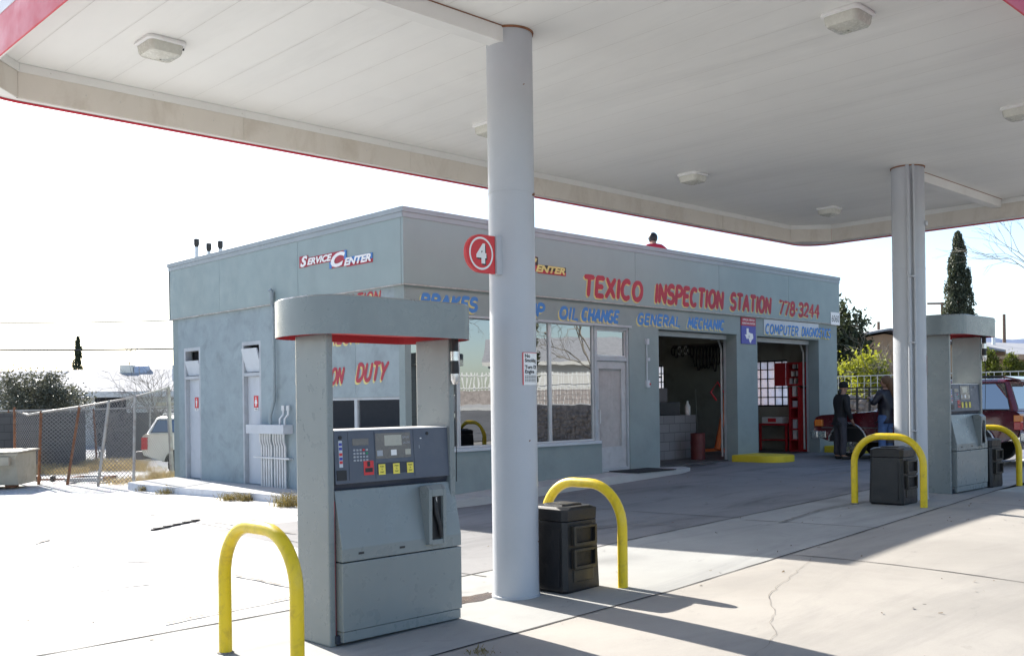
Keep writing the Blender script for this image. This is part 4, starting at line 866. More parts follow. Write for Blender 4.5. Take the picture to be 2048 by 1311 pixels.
        MB().box(-2.0, 2.0, sg * (hw + .004) - .006, sg * (hw + .004) + .008, .70, .725).build('side_moulding', M['trimgrey'], s) if not band else MB().box(xr + ra + .03, xf - ra - .03, sg * hw - .004, sg * hw + .005, .46, .62).build('lower_band', band, s)
        mi = MB().box(.50, .62, sg * (bw + .03) - .02, sg * (bw + .2) if sg > 0 else sg * (bw + .03) + .02, bz + .08, bz + .22) if False else MB().hexa([(.48, sg * (bw + .04), bz + .07), (.6, sg * (bw + .04), bz + .07), (.62, sg * (bw + .2), bz + .07), (.5, sg * (bw + .2), bz + .07)], [(.48, sg * (bw + .04), bz + .2), (.6, sg * (bw + .04), bz + .2), (.62, sg * (bw + .2), bz + .2), (.5, sg * (bw + .2), bz + .2)])
        mi.build('side_mirror', M['black'], s, bevel=.015)
        MB().box(2.0, 2.185, sg * .60 - .13, sg * .60 + .13, .74, .89).build('headlight', M['headl'], s, bevel=.015)
        MB().box(1.98, 2.17, sg * (hw - .055) - .05, sg * (hw - .055) + .062, .74, .89).build('turn_signal', M['amber'], s, bevel=.01)
        tl = MB().box(-2.215, -2.08, sg * (hw - .06) - .07, sg * (hw - .06) + .066, .70, .86).build('tail_light', M['redlens'], s, bevel=.01)
        MB().box(-2.215, -2.08, sg * (hw - .06) - .07, sg * (hw - .06) + .066, .862, .99).build('turn_signal', M['amber'] if chrome else M['redlens'], s, bevel=.01)
        for cx in (xf, xr):
            w = MB(); wy = sg * (hw - .13)
            prof = [(R * .60, -.10), (R * .93, -.11), (R, -.075), (R, .075), (R * .93, .11), (R * .60, .10), (R * .58, .06)]
            w.lathe([(r_, h * sg) for r_, h in prof], 28, (cx, wy, R), 1); w = w.build('wheel', M['tyre'], s, smooth=40)
            MB().lathe([(R * .60, .085 * sg), (R * .585, .10 * sg), (R * .52, .07 * sg), (R * .25, .05 * sg), (R * .22, .09 * sg), (R * .1, .10 * sg), (.0, .10 * sg)], 24, (cx, wy, R), 1).build('rim', M[hubc], w, smooth=35)
            k = MB()
            for a in range(6): aa = a * math.pi / 3; k.lathe([(R * .075, .055 * sg), (R * .075, .0755 * sg)], 8, (cx + R * .4 * math.cos(aa), wy, R + R * .4 * math.sin(aa)), 1)
            k.build('rim_hole', M['black'], w)
    bm_ = M['chrome'] if chrome else M['trimgrey']
    MB().box(2.1, 2.27, -hw - .0, hw + .0, .46, .64).build('front_bumper', bm_, s, bevel=.03)
    for sg in (1, -1): MB().box(1.90, 2.098, sg * (hw - .02) - .03, sg * (hw - .02) + .035, .47, .63).build('bumper_end', bm_, s, bevel=.015)
    MB().box(-2.36, -2.18, -hw, hw, .46, .66).build('rear_bumper', bm_, s, bevel=.03)
    MB().box(-2.34, -2.2, -.5, .5, .662, .675).build('bumper_step', M['black'], s)
    MB().box(2.16, 2.185, -.45, .45, .72, .88).build('grille', M['black'], s, bevel=.008)
    # glass front and back lie on the sloping ends of the cabin
    e_ = lambda x0, x1, z, o: lerp(x0, x1, t_(z)) + o
    MB().hexa([(e_(xb1, xt1, z0, .0), -bw + .1, z0), (e_(xb1, xt1, z0, .0), bw - .1, z0), (e_(xb1, xt1, z1, 0), tw - .08, z1), (e_(xb1, xt1, z1, 0), -tw + .08, z1)], [(e_(xb1, xt1, z0, .012), -bw + .1, z0), (e_(xb1, xt1, z0, .012), bw - .1, z0), (e_(xb1, xt1, z1, .012), tw - .08, z1), (e_(xb1, xt1, z1, .012), -tw + .08, z1)]).build('windshield', M['carglass'], s)
    MB().hexa([(e_(xb0, xt0, z0, .0), -bw + .1, z0), (e_(xb0, xt0, z0, .0), bw - .1, z0), (e_(xb0, xt0, z1, 0), tw - .08, z1), (e_(xb0, xt0, z1, 0), -tw + .08, z1)], [(e_(xb0, xt0, z0, -.012), -bw + .1, z0), (e_(xb0, xt0, z0, -.012), bw - .1, z0), (e_(xb0, xt0, z1, -.012), tw - .08, z1), (e_(xb0, xt0, z1, -.012), -tw + .08, z1)]).build('rear_window', M['carglass'], s)
    for sg in (1, -1): MB().tube([(xt0 + .12, sg * .5, H + .0), (xt0 + .14, sg * .5, H + .045), (xt1 - .35, sg * .5, H + .045), (xt1 - .33, sg * .5, H - .01)], .016, 6).build('roof_rail', M['black'] if chrome else M['whitepl'], s)
    if chrome:
        MB().hexa([(xt0 - .20, -.6, H - .05), (xt0 + .1, -.6, H + .01), (xt0 + .1, .6, H + .01), (xt0 - .20, .6, H - .05)], [(xt0 - .20, -.6, H - .02), (xt0 + .1, -.6, H + .05), (xt0 + .1, .6, H + .05), (xt0 - .20, .6, H - .02)]).build('rear_spoiler', paint, s, bevel=.01)
    MB().box(-2.212, -2.203, -.18, .18, .72, .84).build('rear_plate_recess', M['trimgrey'], s)
    return s
PI = math.pi
make_suv('maroon four-wheel-drive with chrome bumpers that two men stand beside', (21.22, 8.95, gz(21, 9)), PI / 2, M['maroon'], 1.72, .365)
make_suv('beige older four-wheel-drive parked behind the station by the leaning fence', (11.98, 21.86, -.05), math.radians(-44), M['beige'], 1.50, .33, M['brownband'], chrome=False, hubc='trimgrey')

# ---------------------------------------------------------------- people
M['skin'] = mat('skin', (.36, .20, .14), .55, .06, 20)
M['jacketb'] = mat('black_jacket', (.018, .018, .02), .8, .2, 12, bmp=.5, bscale=18)
M['leather'] = mat('leather_jacket', (.02, .019, .027), .38, .2, 8, bmp=.6, bscale=14)
M['jeans'] = mat('blue_jeans', (.075, .13, .27), .85, .2, 9, bmp=.4, bscale=25)
M['work'] = mat('grey_trousers', (.055, .052, .062), .85, .15, 9, bmp=.4, bscale=22)
M['redshirt'] = mat('red_shirt', (.42, .02, .045), .8, .12, 9, bmp=.4, bscale=22)
M['hairb'] = mat('light_brown_hair', (.13, .07, .035), .6, .25, 40, stretch=(1, 1, .15))
M['hairk'] = mat('black_hair', (.014, .012, .012), .5, .2, 30)
M['capk'] = mat('knit_cap', (.013, .013, .014), .9, .2, 60)
M['shoe'] = mat('dark_shoe', (.02, .018, .017), .5, .2, 10)
M['shoew'] = mat('pale_shoe', (.45, .45, .45), .6, .1, 10)
def skin(name, m, parent, nodes, edges, root, sub=2):
    ks = list(nodes); me = bpy.data.meshes.new(name); me.from_pydata([nodes[k][0] for k in ks], [(ks.index(a), ks.index(b)) for a, b in edges], [])
    o = bpy.data.objects.new(name, me); COL.objects.link(o); o.modifiers.new('skin', 'SKIN'); o.modifiers['skin'].use_smooth_shade = True
    for i, k in enumerate(ks):
        r = nodes[k][1]; d = me.skin_vertices[0].data[i]; d.radius = r if isinstance(r, tuple) else (r, r); d.use_root = (k == root)
    sm = o.modifiers.new('sub', 'SUBSURF'); sm.levels = sm.render_levels = sub
    dg = bpy.context.evaluated_depsgraph_get(); nm = bpy.data.meshes.new_from_object(o.evaluated_get(dg)); bpy.data.objects.remove(o)
    nm.name = name; nm.materials.clear(); nm.materials.append(m)
    for p in nm.polygons: p.use_smooth = True
    o = bpy.data.objects.new(name, nm); COL.objects.link(o); o.parent = parent; return o
def chain(*k): return list(zip(k[:-1], k[1:]))
def person(label, loc, rz, arms, jacket, trousers, shoes, lean=0, head_turn=0, legs=None, H=1.0):
    p = thing('person', label, 'person', loc, rz); p.scale = (H, H, H)
    ln = lambda z: lean * max(0, z - .9)
    J = {'pel': (0, 0, .95), 'spi': (0, ln(1.14), 1.14), 'che': (0, ln(1.32), 1.32), 'nb': (0, ln(1.47) - .01, 1.47), 'nt': (0, ln(1.56) + .015, 1.56)}
    hx, hy, hz = 0, ln(1.67) + .03, 1.655
    for sg, nm in ((-1, 'l'), (1, 'r')):
        J['sh' + nm] = (sg * .185, ln(1.42), 1.425); J['el' + nm], J['wr' + nm] = [V(q) for q in arms[nm]]
        lg = (legs or {}).get(nm, ((sg * .11, .02, .50), (sg * .12, -.02, .09), (sg * .13, .15, .035))); J['hip' + nm] = (sg * .095, 0, .90); J['kn' + nm], J['an' + nm], J['to' + nm] = lg
    J = {k: V(v) for k, v in J.items()}
    nd = {'pel': (J['pel'], (.115, .095)), 'spi': (J['spi'], (.135, .10)), 'che': (J['che'], (.155, .11)), 'nb': (J['nb'], .075), 'nt': (J['nt'], .058)}
    c, s_ = math.cos(head_turn), math.sin(head_turn); hd = lambda x, y, z: V((hx + x * c - y * s_, hy + x * s_ + y * c, hz + z))
    nd['hm'] = (hd(0, -.005, -.01), (.082, .098)); nd['ht'] = (hd(0, -.01, .075), (.072, .085)); nd['ch'] = (hd(0, .065, -.075), .035); nd['no'] = (hd(0, .108, -.012), .014)
    nd['e1'] = (hd(.082, -.01, -.01), .018); nd['e2'] = (hd(-.082, -.01, -.01), .018)
    ed = chain('pel', 'spi', 'che', 'nb', 'nt', 'hm', 'ht') + [('hm', 'ch'), ('hm', 'no'), ('hm', 'e1'), ('hm', 'e2')]
    for nm in 'lr':
        nd['sh' + nm] = (J['sh' + nm], .062); nd['el' + nm] = (J['el' + nm], .044); nd['wr' + nm] = (J['wr' + nm], .03)
        f = (J['wr' + nm] - J['el' + nm]).normalized(); sd = f.cross(V((0, 0, 1))); sd = sd.normalized() if sd.length > .1 else V((0, 1, 0))
        nd['pa' + nm] = (J['wr' + nm] + f * .07, (.03, .02)); ed += chain('che', 'sh' + nm, 'el' + nm, 'wr' + nm, 'pa' + nm)
        cu = V((0, 0, -1)) if abs(f.z) < .7 else V((0, .5, 0))
        for i, (o, l) in enumerate(((-.026, .068), (-.009, .08), (.009, .075), (.026, .06))):
            a = 'f%d%s' % (i, nm); nd[a + 'a'] = (J['wr' + nm] + f * (.095 + l * .35) + sd * o, .009); nd[a + 'b'] = (J['wr' + nm] + f * (.095 + l * .8) + sd * o + cu * .022, .008); ed += chain('pa' + nm, a + 'a', a + 'b')
        nd['t' + nm] = (J['wr' + nm] + f * .075 + sd * -.048 + cu * .01, .01); ed.append(('pa' + nm, 't' + nm))
        nd['hip' + nm] = (J['hip' + nm] + V((0, 0, -.06)), .07); nd['kn' + nm] = (J['kn' + nm], .058); nd['an' + nm] = (J['an' + nm], .04); nd['to' + nm] = (J['to' + nm], .03); ed += chain('pel', 'hip' + nm, 'kn' + nm, 'an' + nm, 'to' + nm)
    body = skin('body', M['skin'], p, nd, ed, 'pel')
    for x in (-.03, .03): MB().ball(hd(x, .092, .012), .011, 8, 6).build('eye', M['hairk'], body)
    jn = {'pe2': (J['pel'] + V((0, 0, -.14)), (.168, .14)), 'pel': (J['pel'] + V((0, 0, .0)), (.165, .14)), 'spi': (J['spi'], (.175, .145)), 'che': (J['che'], (.20, .15)), 'nb': (J['nb'] + V((0, 0, .02)), .095)}; je = chain('pe2', 'pel', 'spi', 'che', 'nb')
    tn = {'wa': (J['pel'] + V((0, 0, .10)), (.165, .138)), 'pel': (J['pel'] + V((0, 0, -.02)), (.15, .12))}; te = [('wa', 'pel')]
    for nm in 'lr':
        jn['sh' + nm] = (J['sh' + nm], .088); jn['el' + nm] = (J['el' + nm], .064); jn['wr' + nm] = (J['wr' + nm], .05); je += chain('che', 'sh' + nm, 'el' + nm, 'wr' + nm)
        tn['hip' + nm] = (J['hip' + nm] + V((0, 0, -.08)), .105); tn['kn' + nm] = (J['kn' + nm], .082); tn['an' + nm] = (J['an' + nm] + V((0, 0, .0)), .078); te += chain('pel', 'hip' + nm, 'kn' + nm, 'an' + nm)
        sn = {'a': (J['an' + nm] + V((0, -.03, -.035)), .048), 'b': (J['an' + nm].lerp(J['to' + nm], .55) + V((0, 0, -.012)), (.045, .04)), 'c': (J['to' + nm] + V((0, .04, -.002)), (.042, .03))}
        skin('shoe', shoes, p, sn, chain('a', 'b', 'c'), 'a')
    skin('jacket', jacket, p, jn, je, 'pel'); skin('trousers', trousers, p, tn, te, 'pel')
    return p, hd
# man with the knit cap, one hand on the bonnet
p, hd = person('man in a black knit cap and dark jacket resting a hand on the maroon bonnet', (20.02, 10.32, gz(20, 10.3)), math.radians(-118), {'l': ((-.30, .20, 1.18), (-.20, .46, 1.14)), 'r': ((.27, .02, 1.15), (.25, .14, .92))}, M['jacketb'], M['work'], M['shoe'], lean=.12, head_turn=.15, H=.95)
k = MB(); k.lathe([(.098, -.0), (.104, .03), (.100, .085), (.075, .13), (.03, .148), (0, .15)], 18, (0, 0, 0)); o = k.build('knit_cap', M['capk'], p, smooth=60); o.location = hd(0, -.012, .0)
skin('ponytail', M['hairk'], p, {'a': (hd(0, -.09, -.03), .035), 'b': (hd(0, -.14, -.08), .045), 'c': (hd(0, -.14, -.16), .03)}, chain('a', 'b', 'c'), 'a')
# man with long hair, back to the camera
p, hd = person('man with long light-brown hair in a leather jacket and blue jeans by the maroon car', (20.32, 9.42, gz(20, 9.4)), math.radians(-14), {'l': ((-.31, .06, 1.20), (-.16, .26, 1.30)), 'r': ((.30, .02, 1.17), (.27, .16, .98))}, M['leather'], M['jeans'], M['shoew'], lean=-.02, head_turn=.75, H=1.02)
hb = MB().ball((0, 0, 0), (.108, .118, .122), 18, 12); hb.tube([(0, -.05, .04), (.02, -.09, -.10), (.05, -.13, -.28), (.07, -.15, -.44)], [.085, .10, .085, .03], 12); hb = hb.build('hair', M['hairb'], p, smooth=80); hb.location = hd(0, -.032, .028); hb.rotation_euler = (0, 0, .35)
# worker kneeling on the roof
q = at(1302, 476, 22.3)
p, hd = person('worker in a red shirt bending over on the station roof, head just above the parapet', (0, 0, 0), math.radians(-25), {'l': ((-.40, .12, 1.24), (-.36, .40, 1.05)), 'r': ((.40, .12, 1.24), (.34, .40, 1.05))}, M['redshirt'], M['work'], M['shoe'], lean=.35, head_turn=.3,
               legs={'l': ((-.14, .32, .62), (-.14, -.02, .50), (-.14, -.12, .42)), 'r': ((.14, .32, .62), (.14, -.02, .50), (.14, -.12, .42))}, H=.98)
q = at(1304, 474, 22.0); o = Matrix.Rotation(math.radians(-25), 3, 'Z') @ hd(0, 0, .0) * .98; p.location = (q.x - o.x, q.y - o.y, q.z - 1.69 * .98)
hb = MB().ball((0, 0, 0), (.106, .116, .128), 18, 12).build('hair', M['hairk'], p, smooth=80); hb.location = hd(0, -.03, .012)

# ---------------------------------------------------------------- inside the two bays
def inb(a, y, z): return V(SP(a, y, z))
zf = .335
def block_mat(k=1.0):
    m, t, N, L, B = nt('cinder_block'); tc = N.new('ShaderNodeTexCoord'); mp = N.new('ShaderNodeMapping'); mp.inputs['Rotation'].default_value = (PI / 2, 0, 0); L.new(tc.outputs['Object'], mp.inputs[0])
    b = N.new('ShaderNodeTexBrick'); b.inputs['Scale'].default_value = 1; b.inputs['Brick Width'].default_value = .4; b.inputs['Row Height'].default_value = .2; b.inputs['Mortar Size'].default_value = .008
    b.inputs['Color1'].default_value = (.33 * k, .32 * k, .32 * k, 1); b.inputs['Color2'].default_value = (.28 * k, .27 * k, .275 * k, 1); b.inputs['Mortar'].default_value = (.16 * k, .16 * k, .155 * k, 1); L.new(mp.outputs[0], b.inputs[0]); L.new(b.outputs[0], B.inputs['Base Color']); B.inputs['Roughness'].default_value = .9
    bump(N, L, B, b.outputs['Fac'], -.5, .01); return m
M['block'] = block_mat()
a0, a1 = pn(1318, 850, SP(0, 1.3, 0)[1]), pn(1392, 829, SP(0, 1.3, 0)[1])
c_ = MB().box(0, a1.x - 16.25, 0, .8, 0, a1.z - .336).build('block_counter', block_mat(.65)); c_.location = (16.25, SP(0, 1.3, 0)[1], .337); tag(c_, 'waist-high counter of grey concrete blocks inside the left bay', 'counter')
mc = thing('bench_machine', 'dark workshop machine standing on the block counter in the left bay', 'machine', (a1.x - .9, a1.y + .4, a1.z))
MB().box(-.42, .5, -.25, .25, .0, .30).build('machine_body', M['black'], mc, bevel=.02); MB().box(-.35, .1, -.2, .2, .302, .62).build('machine_head', M['trimgrey'], mc, bevel=.02); MB().tube([(-.3, 0, .62), (-.2, 0, .85), (.15, 0, .88)], .02).build('machine_arm', M['black'], mc)
bt = MB().lathe([(.045, 0), (.05, .02), (.05, .15), (.02, .21), (.02, .25), (.0, .251)], 14); o = bt.build('oil_bottle', M['whitepl'], smooth=40); o.location = (a1.x - .12, a1.y + .15, a1.z); o.scale = (1.3,) * 3; tag(o, 'pale plastic oil bottle on the end of the block counter', 'bottle')
M['drumred'] = mat('drum_red', (.11, .02, .02), .5, .15, 4, dirt=(.1, .05, .04), dscale=4, damt=.7)
q = pn(1396, 917, SP(0, .85, 0)[1]); dr = thing('oil_drum', 'small dark red oil drum beside the block counter', 'drum', (q.x, q.y, .337))
dr.scale = (.56, .56, .68)
prof = [(.275, 0), (.29, .01), (.285, .03)] + [(.285 + (.012 if i in (4, 8) else 0), .03 + i * .065) for i in range(13)] + [(.29, .85), (.275, .86)]
MB().lathe(prof, 28).build('drum_body', M['drumred'], dr, smooth=40); MB().lathe([(.27, .845), (.27, .85), (0, .851)], 28).build('drum_lid', M['drumred'], dr)
q = pn(1446, 903, SP(0, 1.6, 0)[1]); M['orange'] = mat('hoist_orange', (.62, .12, .02), .45, .1, 5)
hs = thing('engine_hoist', 'orange wheeled engine hoist at the right side of the left bay', 'hoist', (q.x, q.y, .337))
MB().tube([(-.25, 0, .12), (.0, .0, .9), (.12, 0, 1.45)], [.07, .06, .045], 6).build('mast', M['orange'], hs); MB().tube([(.12, 0, 1.45), (-.05, .1, 1.75), (-.2, .2, 1.5), (-.1, .1, 1.3)], .025).build('boom_hose', M['redbright'], hs)
MB().box(-.45, .25, -.3, -.24, .06, .13).build('leg', M['orange'], hs); MB().box(-.45, .25, .24, .3, .06, .13).build('leg', M['orange'], hs); MB().box(.16, .249, -.239, .239, .06, .13).build('cross_bar', M['orange'], hs)
q = pe(1395, 778, XI - .5); o = MB().tube([(0, 0, 0), (.04, .1, q.z - .337)], .016).box(-.16, .16, -.03, .03, 0, .07).build('broom', M['inwall']); o.location = (q.x, q.y, .337); tag(o, 'broom leaning upright at the back of the left bay', 'broom')
p0, p1 = pe(1345, 694, XI - .3), pe(1448, 696, XI - .3); r_ = random.Random(8)
o = thing('hose_rack', 'rack of dark belts and hoses hanging high on the wall seen through the left bay', 'rack', (p0.x, p0.y, p0.z), -PI / 2); wd = p0.y - p1.y
MB().box(0, wd, 0, .05, 0, .05).build('rail', M['trimgrey'], o)
for i in range(16):
    x = wd * (i + .5) / 16; l = (.28 if i < 7 else .72) * r_.uniform(.75, 1.1)
    MB().tube([(x + .06 * math.cos(t / 10 * 2 * PI), -.04, -l / 2 + l / 2 * math.sin(t / 10 * 2 * PI)) for t in range(10)], .02, 6, closed=True).build('belt', M['whitepl'] if i in (2, 4) else M['rubber'], o)
# red tool cabinets and shelving in the right bay
M['toolred'] = mat('tool_red', (.40, .025, .03), .4, .1, 4, coat=.2)
yc = XI - .62
def red_box(name, label, x0, x1, y0, y1, parts, cat='cabinet'):
    A_, B2 = pe(x0, y0, yc), pe(x1, y1, yc); zb = max(B2.z, .337); s = thing(name, label, cat, (yc, A_.y, zb), -PI / 2); return s, A_.y - B2.y, A_.z - zb
s, w_, h_ = red_box('tool_cupboard', 'open red wall cupboard above the tall shelving in the right bay', 1549, 1620, 726, 770, 0)
MB().box(.0, w_ * .32, -.02, .0, 0, h_).build('cupboard_door', M['toolred'], s); MB().box(w_ * .72, w_, -.02, .0, 0, h_).build('cupboard_door', M['toolred'], s)
f = frame(MB(), w_ * .325, w_ * .715, 0, h_, .04, 0, .35); f.box(w_ * .345, w_ * .695, .02, .34, h_ * .33, h_ * .36).box(w_ * .345, w_ * .695, .02, .34, h_ * .64, h_ * .67).build('cupboard_case', M['toolred'], s); MB().box(w_ * .325, w_ * .715, .351, .36, 0, h_).build('cupboard_back', M['black'], s)
for i in range(7): MB().box(w_ * (.37 + .045 * i), w_ * (.37 + .045 * i) + .05, .1, .2, h_ * (.05 + .33 * (i % 3)) + .02, h_ * (.05 + .33 * (i % 3)) + .16).build('parts_box', M['whitepl'] if i % 2 else M['offwhite'], s)
s, w_, h_ = red_box('tool_chest', 'tall red tool shelving below the wall cupboard in the right bay', 1577, 1622, 774, 905, 0, 'shelving')
f = MB()
for x in (0, w_ * .42, w_ - .05): f.box(x, x + .05, 0, .4, 0, h_)
for k_ in range(6): f.box(.05, w_ * .42, .0, .4, h_ * k_ / 6, h_ * k_ / 6 + .035)
f.build('shelf_frame', M['toolred'], s); MB().box(w_ * .42 + .051, w_ - .051, .02, .4, 0, h_ * .98).build('side_cabinet', M['toolred'], s)
r_ = random.Random(3)
for k_ in range(6):
    if k_ in (0, 3): continue
    MB().box(.08, w_ * .40 * r_.uniform(.7, 1), .05, .3, h_ * k_ / 6 + .037, h_ * k_ / 6 + .037 + r_.uniform(.15, .28)).build('stored_box', M['whitepl'] if k_ % 2 else M['offwhite'], s)
s, w_, h_ = red_box('work_bench', 'low red work bench under the gridded back window of the right bay', 1518, 1574, 846, 905, 0, 'bench')
MB().box(0, w_, 0, .6, h_ - .05, h_).build('bench_top', M['toolred'], s); MB().box(.05, w_ - .05, .05, .55, .25, .28).build('bench_shelf', M['toolred'], s)
for x in (0, w_ - .05):
    for y in (.0, .55): MB().box(x, x + .05, y, y + .05, 0, h_ - .052).build('leg', M['toolred'], s)
q = pe(1522, 846, yc); q2 = pe(1562, 834, yc); wd = q.y - q2.y; o = MB().box(0, wd, .05, .4, 0, q2.z - q.z); o.mi = 1; o.box(wd * .3, wd * .7, .044, .049, .03, q2.z - q.z - .03); o = o.build('parts_carton', [M['whitepl'], M['redbright']]); o.location = (yc, q.y, q.z + .004); o.rotation_euler = (0, 0, -PI / 2); tag(o, 'white carton with a red panel lying on the red work bench', 'carton')
# ---------------------------------------------------------------- vegetation and surroundings
YAW = -math.atan2(EX[1], EX[0]) if False else -math.atan2(EY[0] * -1, EX[0])     # houses that face the forecourt corner
def leafmat(name, a, b, tl=.3, sc=.9, rough=.6, tc_=(.2, .3, .02)):
    m, t, N, L, B = nt(name); N.remove(B); tc = N.new('ShaderNodeTexCoord'); co = tc.outputs['Object']
    c = mixc(N, L, ramp(N, L, noise(N, L, co, sc * 2, 4), .35, .65), a, b); c = mixc(N, L, ramp(N, L, noise(N, L, co, 22, 2), .3, .7, 0, .5), c, tuple(x * .55 for x in a))
    d = N.new('ShaderNodeBsdfPrincipled'); L.new(c, d.inputs['Base Color']); d.inputs['Roughness'].default_value = rough; d.inputs['Specular IOR Level'].default_value = .3
    tr = N.new('ShaderNodeBsdfTranslucent'); L.new(mixc(N, L, .5, c, tc_), tr.inputs[0])
    mx = N.new('ShaderNodeMixShader'); mx.inputs[0].default_value = tl; L.new(d.outputs[0], mx.inputs[1]); L.new(tr.outputs[0], mx.inputs[2]); L.new(mx.outputs[0], N['Material Output'].inputs[0]); return m
M['lf_olive'] = leafmat('olive_leaf', (.085, .09, .065), (.15, .155, .12), .25, tc_=(.17, .17, .10), rough=.4)
M['lf_dark'] = leafmat('dark_leaf', (.03, .042, .022), (.065, .078, .045), .2, tc_=(.10, .12, .03))
M['lf_cyp'] = leafmat('cypress_leaf', (.05, .062, .04), (.105, .118, .075), .2, tc_=(.12, .14, .05))
M['lf_lime'] = leafmat('lime_leaf', (.20, .23, .02), (.36, .36, .04), .45, tc_=(.40, .42, .03))
M['lf_gold'] = leafmat('arborvitae_leaf', (.07, .085, .015), (.15, .14, .03), .3)
M['lf_dry'] = leafmat('dry_grass', (.40, .30, .14), (.56, .46, .26), .3, tc_=(.5, .38, .18))
M['lf_weed'] = leafmat('weed_leaf', (.20, .17, .06), (.30, .22, .10), .3, tc_=(.35, .28, .06))
M['bark'] = mat('bark', (.10, .085, .07), .9, .3, 12)
M['twig'] = mat('pale_twig', (.22, .20, .17), .9, .25, 12)
def leaves(mb, pts, size, r, up=0):
    for c in pts:
        a = V((r.gauss(0, 1), r.gauss(0, 1), r.gauss(0, 1) + up)); a = a.normalized(); b = a.orthogonal().normalized(); b = (b * math.cos(t := r.uniform(0, 6.28)) + a.cross(b) * math.sin(t)); s = size * r.uniform(.6, 1.4)
        mb.v += [tuple(c - a * s), tuple(c + b * s * .42), tuple(c + a * s), tuple(c - b * s * .42)]; n = len(mb.v); mb.f.append([n - 4, n - 3, n - 2, n - 1]); mb.m.append(0)
def blob(r, c, rad, n, clumps, tight=.30):   # leaf positions in clumps spread through an ellipsoid
    out = []; cs = []
    for i in range(clumps):
        d = V((r.gauss(0, 1), r.gauss(0, 1), r.gauss(0, 1))).normalized() * (r.random() ** .4) * .88; cs.append((d, r.uniform(.6, 1.25)))
    for i in range(n):
        d, k = r.choice(cs); o = V((r.gauss(0, 1), r.gauss(0, 1), r.gauss(0, 1))) * tight * k * .62; p = d + o
        out.append(V((c[0] + p.x * rad[0], c[1] + p.y * rad[1], c[2] + p.z * rad[2])))
    return out
def limbs(mb, r, base, d, ln, rad, depth, spread=.55, taper=.62):
    pts = [base]; p = base
    for i in range(4): d = (d + V((r.uniform(-1, 1), r.uniform(-1, 1), r.uniform(-.3, .6))) * .13).normalized(); p = p + d * ln / 4; pts.append(p)
    mb.tube(pts, [rad * (1 - .4 * i / 4) for i in range(5)], 5 if rad > .02 else 3)
    if depth:
        for k in range(r.choice((2, 3, 3))):
            q = d.orthogonal().normalized(); q.rotate(Matrix.Rotation(r.uniform(0, 6.28), 3, d)); limbs(mb, r, pts[r.choice((2, 3, 4, 4))], (d + q * r.uniform(spread * .6, spread * 1.5)).normalized(), ln * r.uniform(.6, .85), rad * taper, depth - 1, spread, taper)
def shrub(label, loc, crown_c, rad, n, size, m, seed, name='shrub', clumps=70, group=None, trunk=.05, tight=.3, cat='shrub', up=0):
    r = random.Random(seed); s = thing(name, label, cat, loc, 0, group)
    mb = MB(); leaves(mb, blob(r, crown_c, rad, n, clumps, tight), size, r, up); mb.build('crown', m, s)
    mb = MB()
    for i in range(5): limbs(mb, r, V((r.uniform(-.1, .1), r.uniform(-.1, .1), 0)), V((r.uniform(-.5, .5), r.uniform(-.5, .5), 1)).normalized(), crown_c[2] * .42, trunk, 2)
    mb.build('trunk', M['bark'], s); return s
def cypress(label, loc, h, w, n, size, m, seed, group=None, prof=None, z0=.4):
    r = random.Random(seed); s = thing('cypress_tree', label, 'tree', loc, 0, group); pts = []
    cl = [(r.uniform(0, 1) ** .8, r.uniform(0, 6.28), r.uniform(.35, 1.08)) for i in range(230)]
    for i in range(n):
        t, a, k = r.choice(cl); t = min(1, max(0, t + r.gauss(0, .018))); a += r.gauss(0, .22)
        R_ = w * (prof(t) if prof else (1 - t) ** .75 * (1 - .35 * math.exp(-t * 9))) * k + r.gauss(0, .035); pts.append(V((R_ * math.cos(a), R_ * math.sin(a), z0 + t * (h - z0))))
    mb = MB(); leaves(mb, pts, size, r, 1.2); mb.build('crown', m, s); MB().tube([(0, 0, 0), (.03, 0, h * .5), (0, 0, h * .93)], [w * .16, w * .1, .02], 7).build('trunk', M['bark'], s); return s
def bare_tree(label, loc, h, rad, seed, depth=4, m='bark', lean=(0, 0), spread=.55, name='bare_tree', cat='tree', stems=1):
    r = random.Random(seed); s = thing(name, label, cat, loc); mb = MB()
    for i in range(stems): limbs(mb, r, V((r.uniform(-.1, .1) * (stems > 1), r.uniform(-.1, .1) * (stems > 1), 0)), V((lean[0] + r.uniform(-.3, .3) * (stems > 1), lean[1] + r.uniform(-.3, .3) * (stems > 1), 1)).normalized(), h * .42, rad, depth, spread)
    mb.build('trunk', M[m], s); return s
def flat(px, py, d, z=None):
    p = at(px, py, d); return V((p.x, p.y, gz(p.x, p.y) if z is None else z))
# left of the station
shrub('large grey-green shrub behind the dark block wall on the left', flat(72, 800, 31), (0, 0, 1.55), (1.75, 1.5, 1.38), 17000, .052, M['lf_olive'], 21, clumps=120, tight=.22)
cypress('small far cypress rising above the white house roof', flat(156.5, 740, 75), 7.0, .62, 6500, .09, M['lf_dark'], 5, prof=lambda t: min(1, (1 - t) ** .55 * 1.05))
bare_tree('leafless pale shrub beside the white house behind the fence', flat(322, 850, 30), 2.9, .028, 31, 4, 'twig', spread=.7, name='bare_shrub', cat='shrub', stems=4)
bare_tree('leafless tree top showing over the white roof, left of the station', flat(245, 760, 62), 5.6, .07, 12, 4, 'twig')
bare_tree('leafless pale shrub growing through the gap in the block wall', flat(198, 890, 29.5), 2.0, .02, 33, 4, 'twig', spread=.8, name='bare_shrub', cat='shrub', stems=4)
M['shingle'] = mat('pale_shingle', (.34, .34, .35), .9, .12, 3, bmp=.3, bscale=14, dirt=(.25, .245, .24), dscale=1.2, damt=.6, stretch=(1, 6, 1))
M['shingle2'] = mat('grey_shingle', (.36, .36, .37), .9, .15, 5, bmp=.3, bscale=14, dirt=(.24, .23, .23), dscale=2, damt=.6)
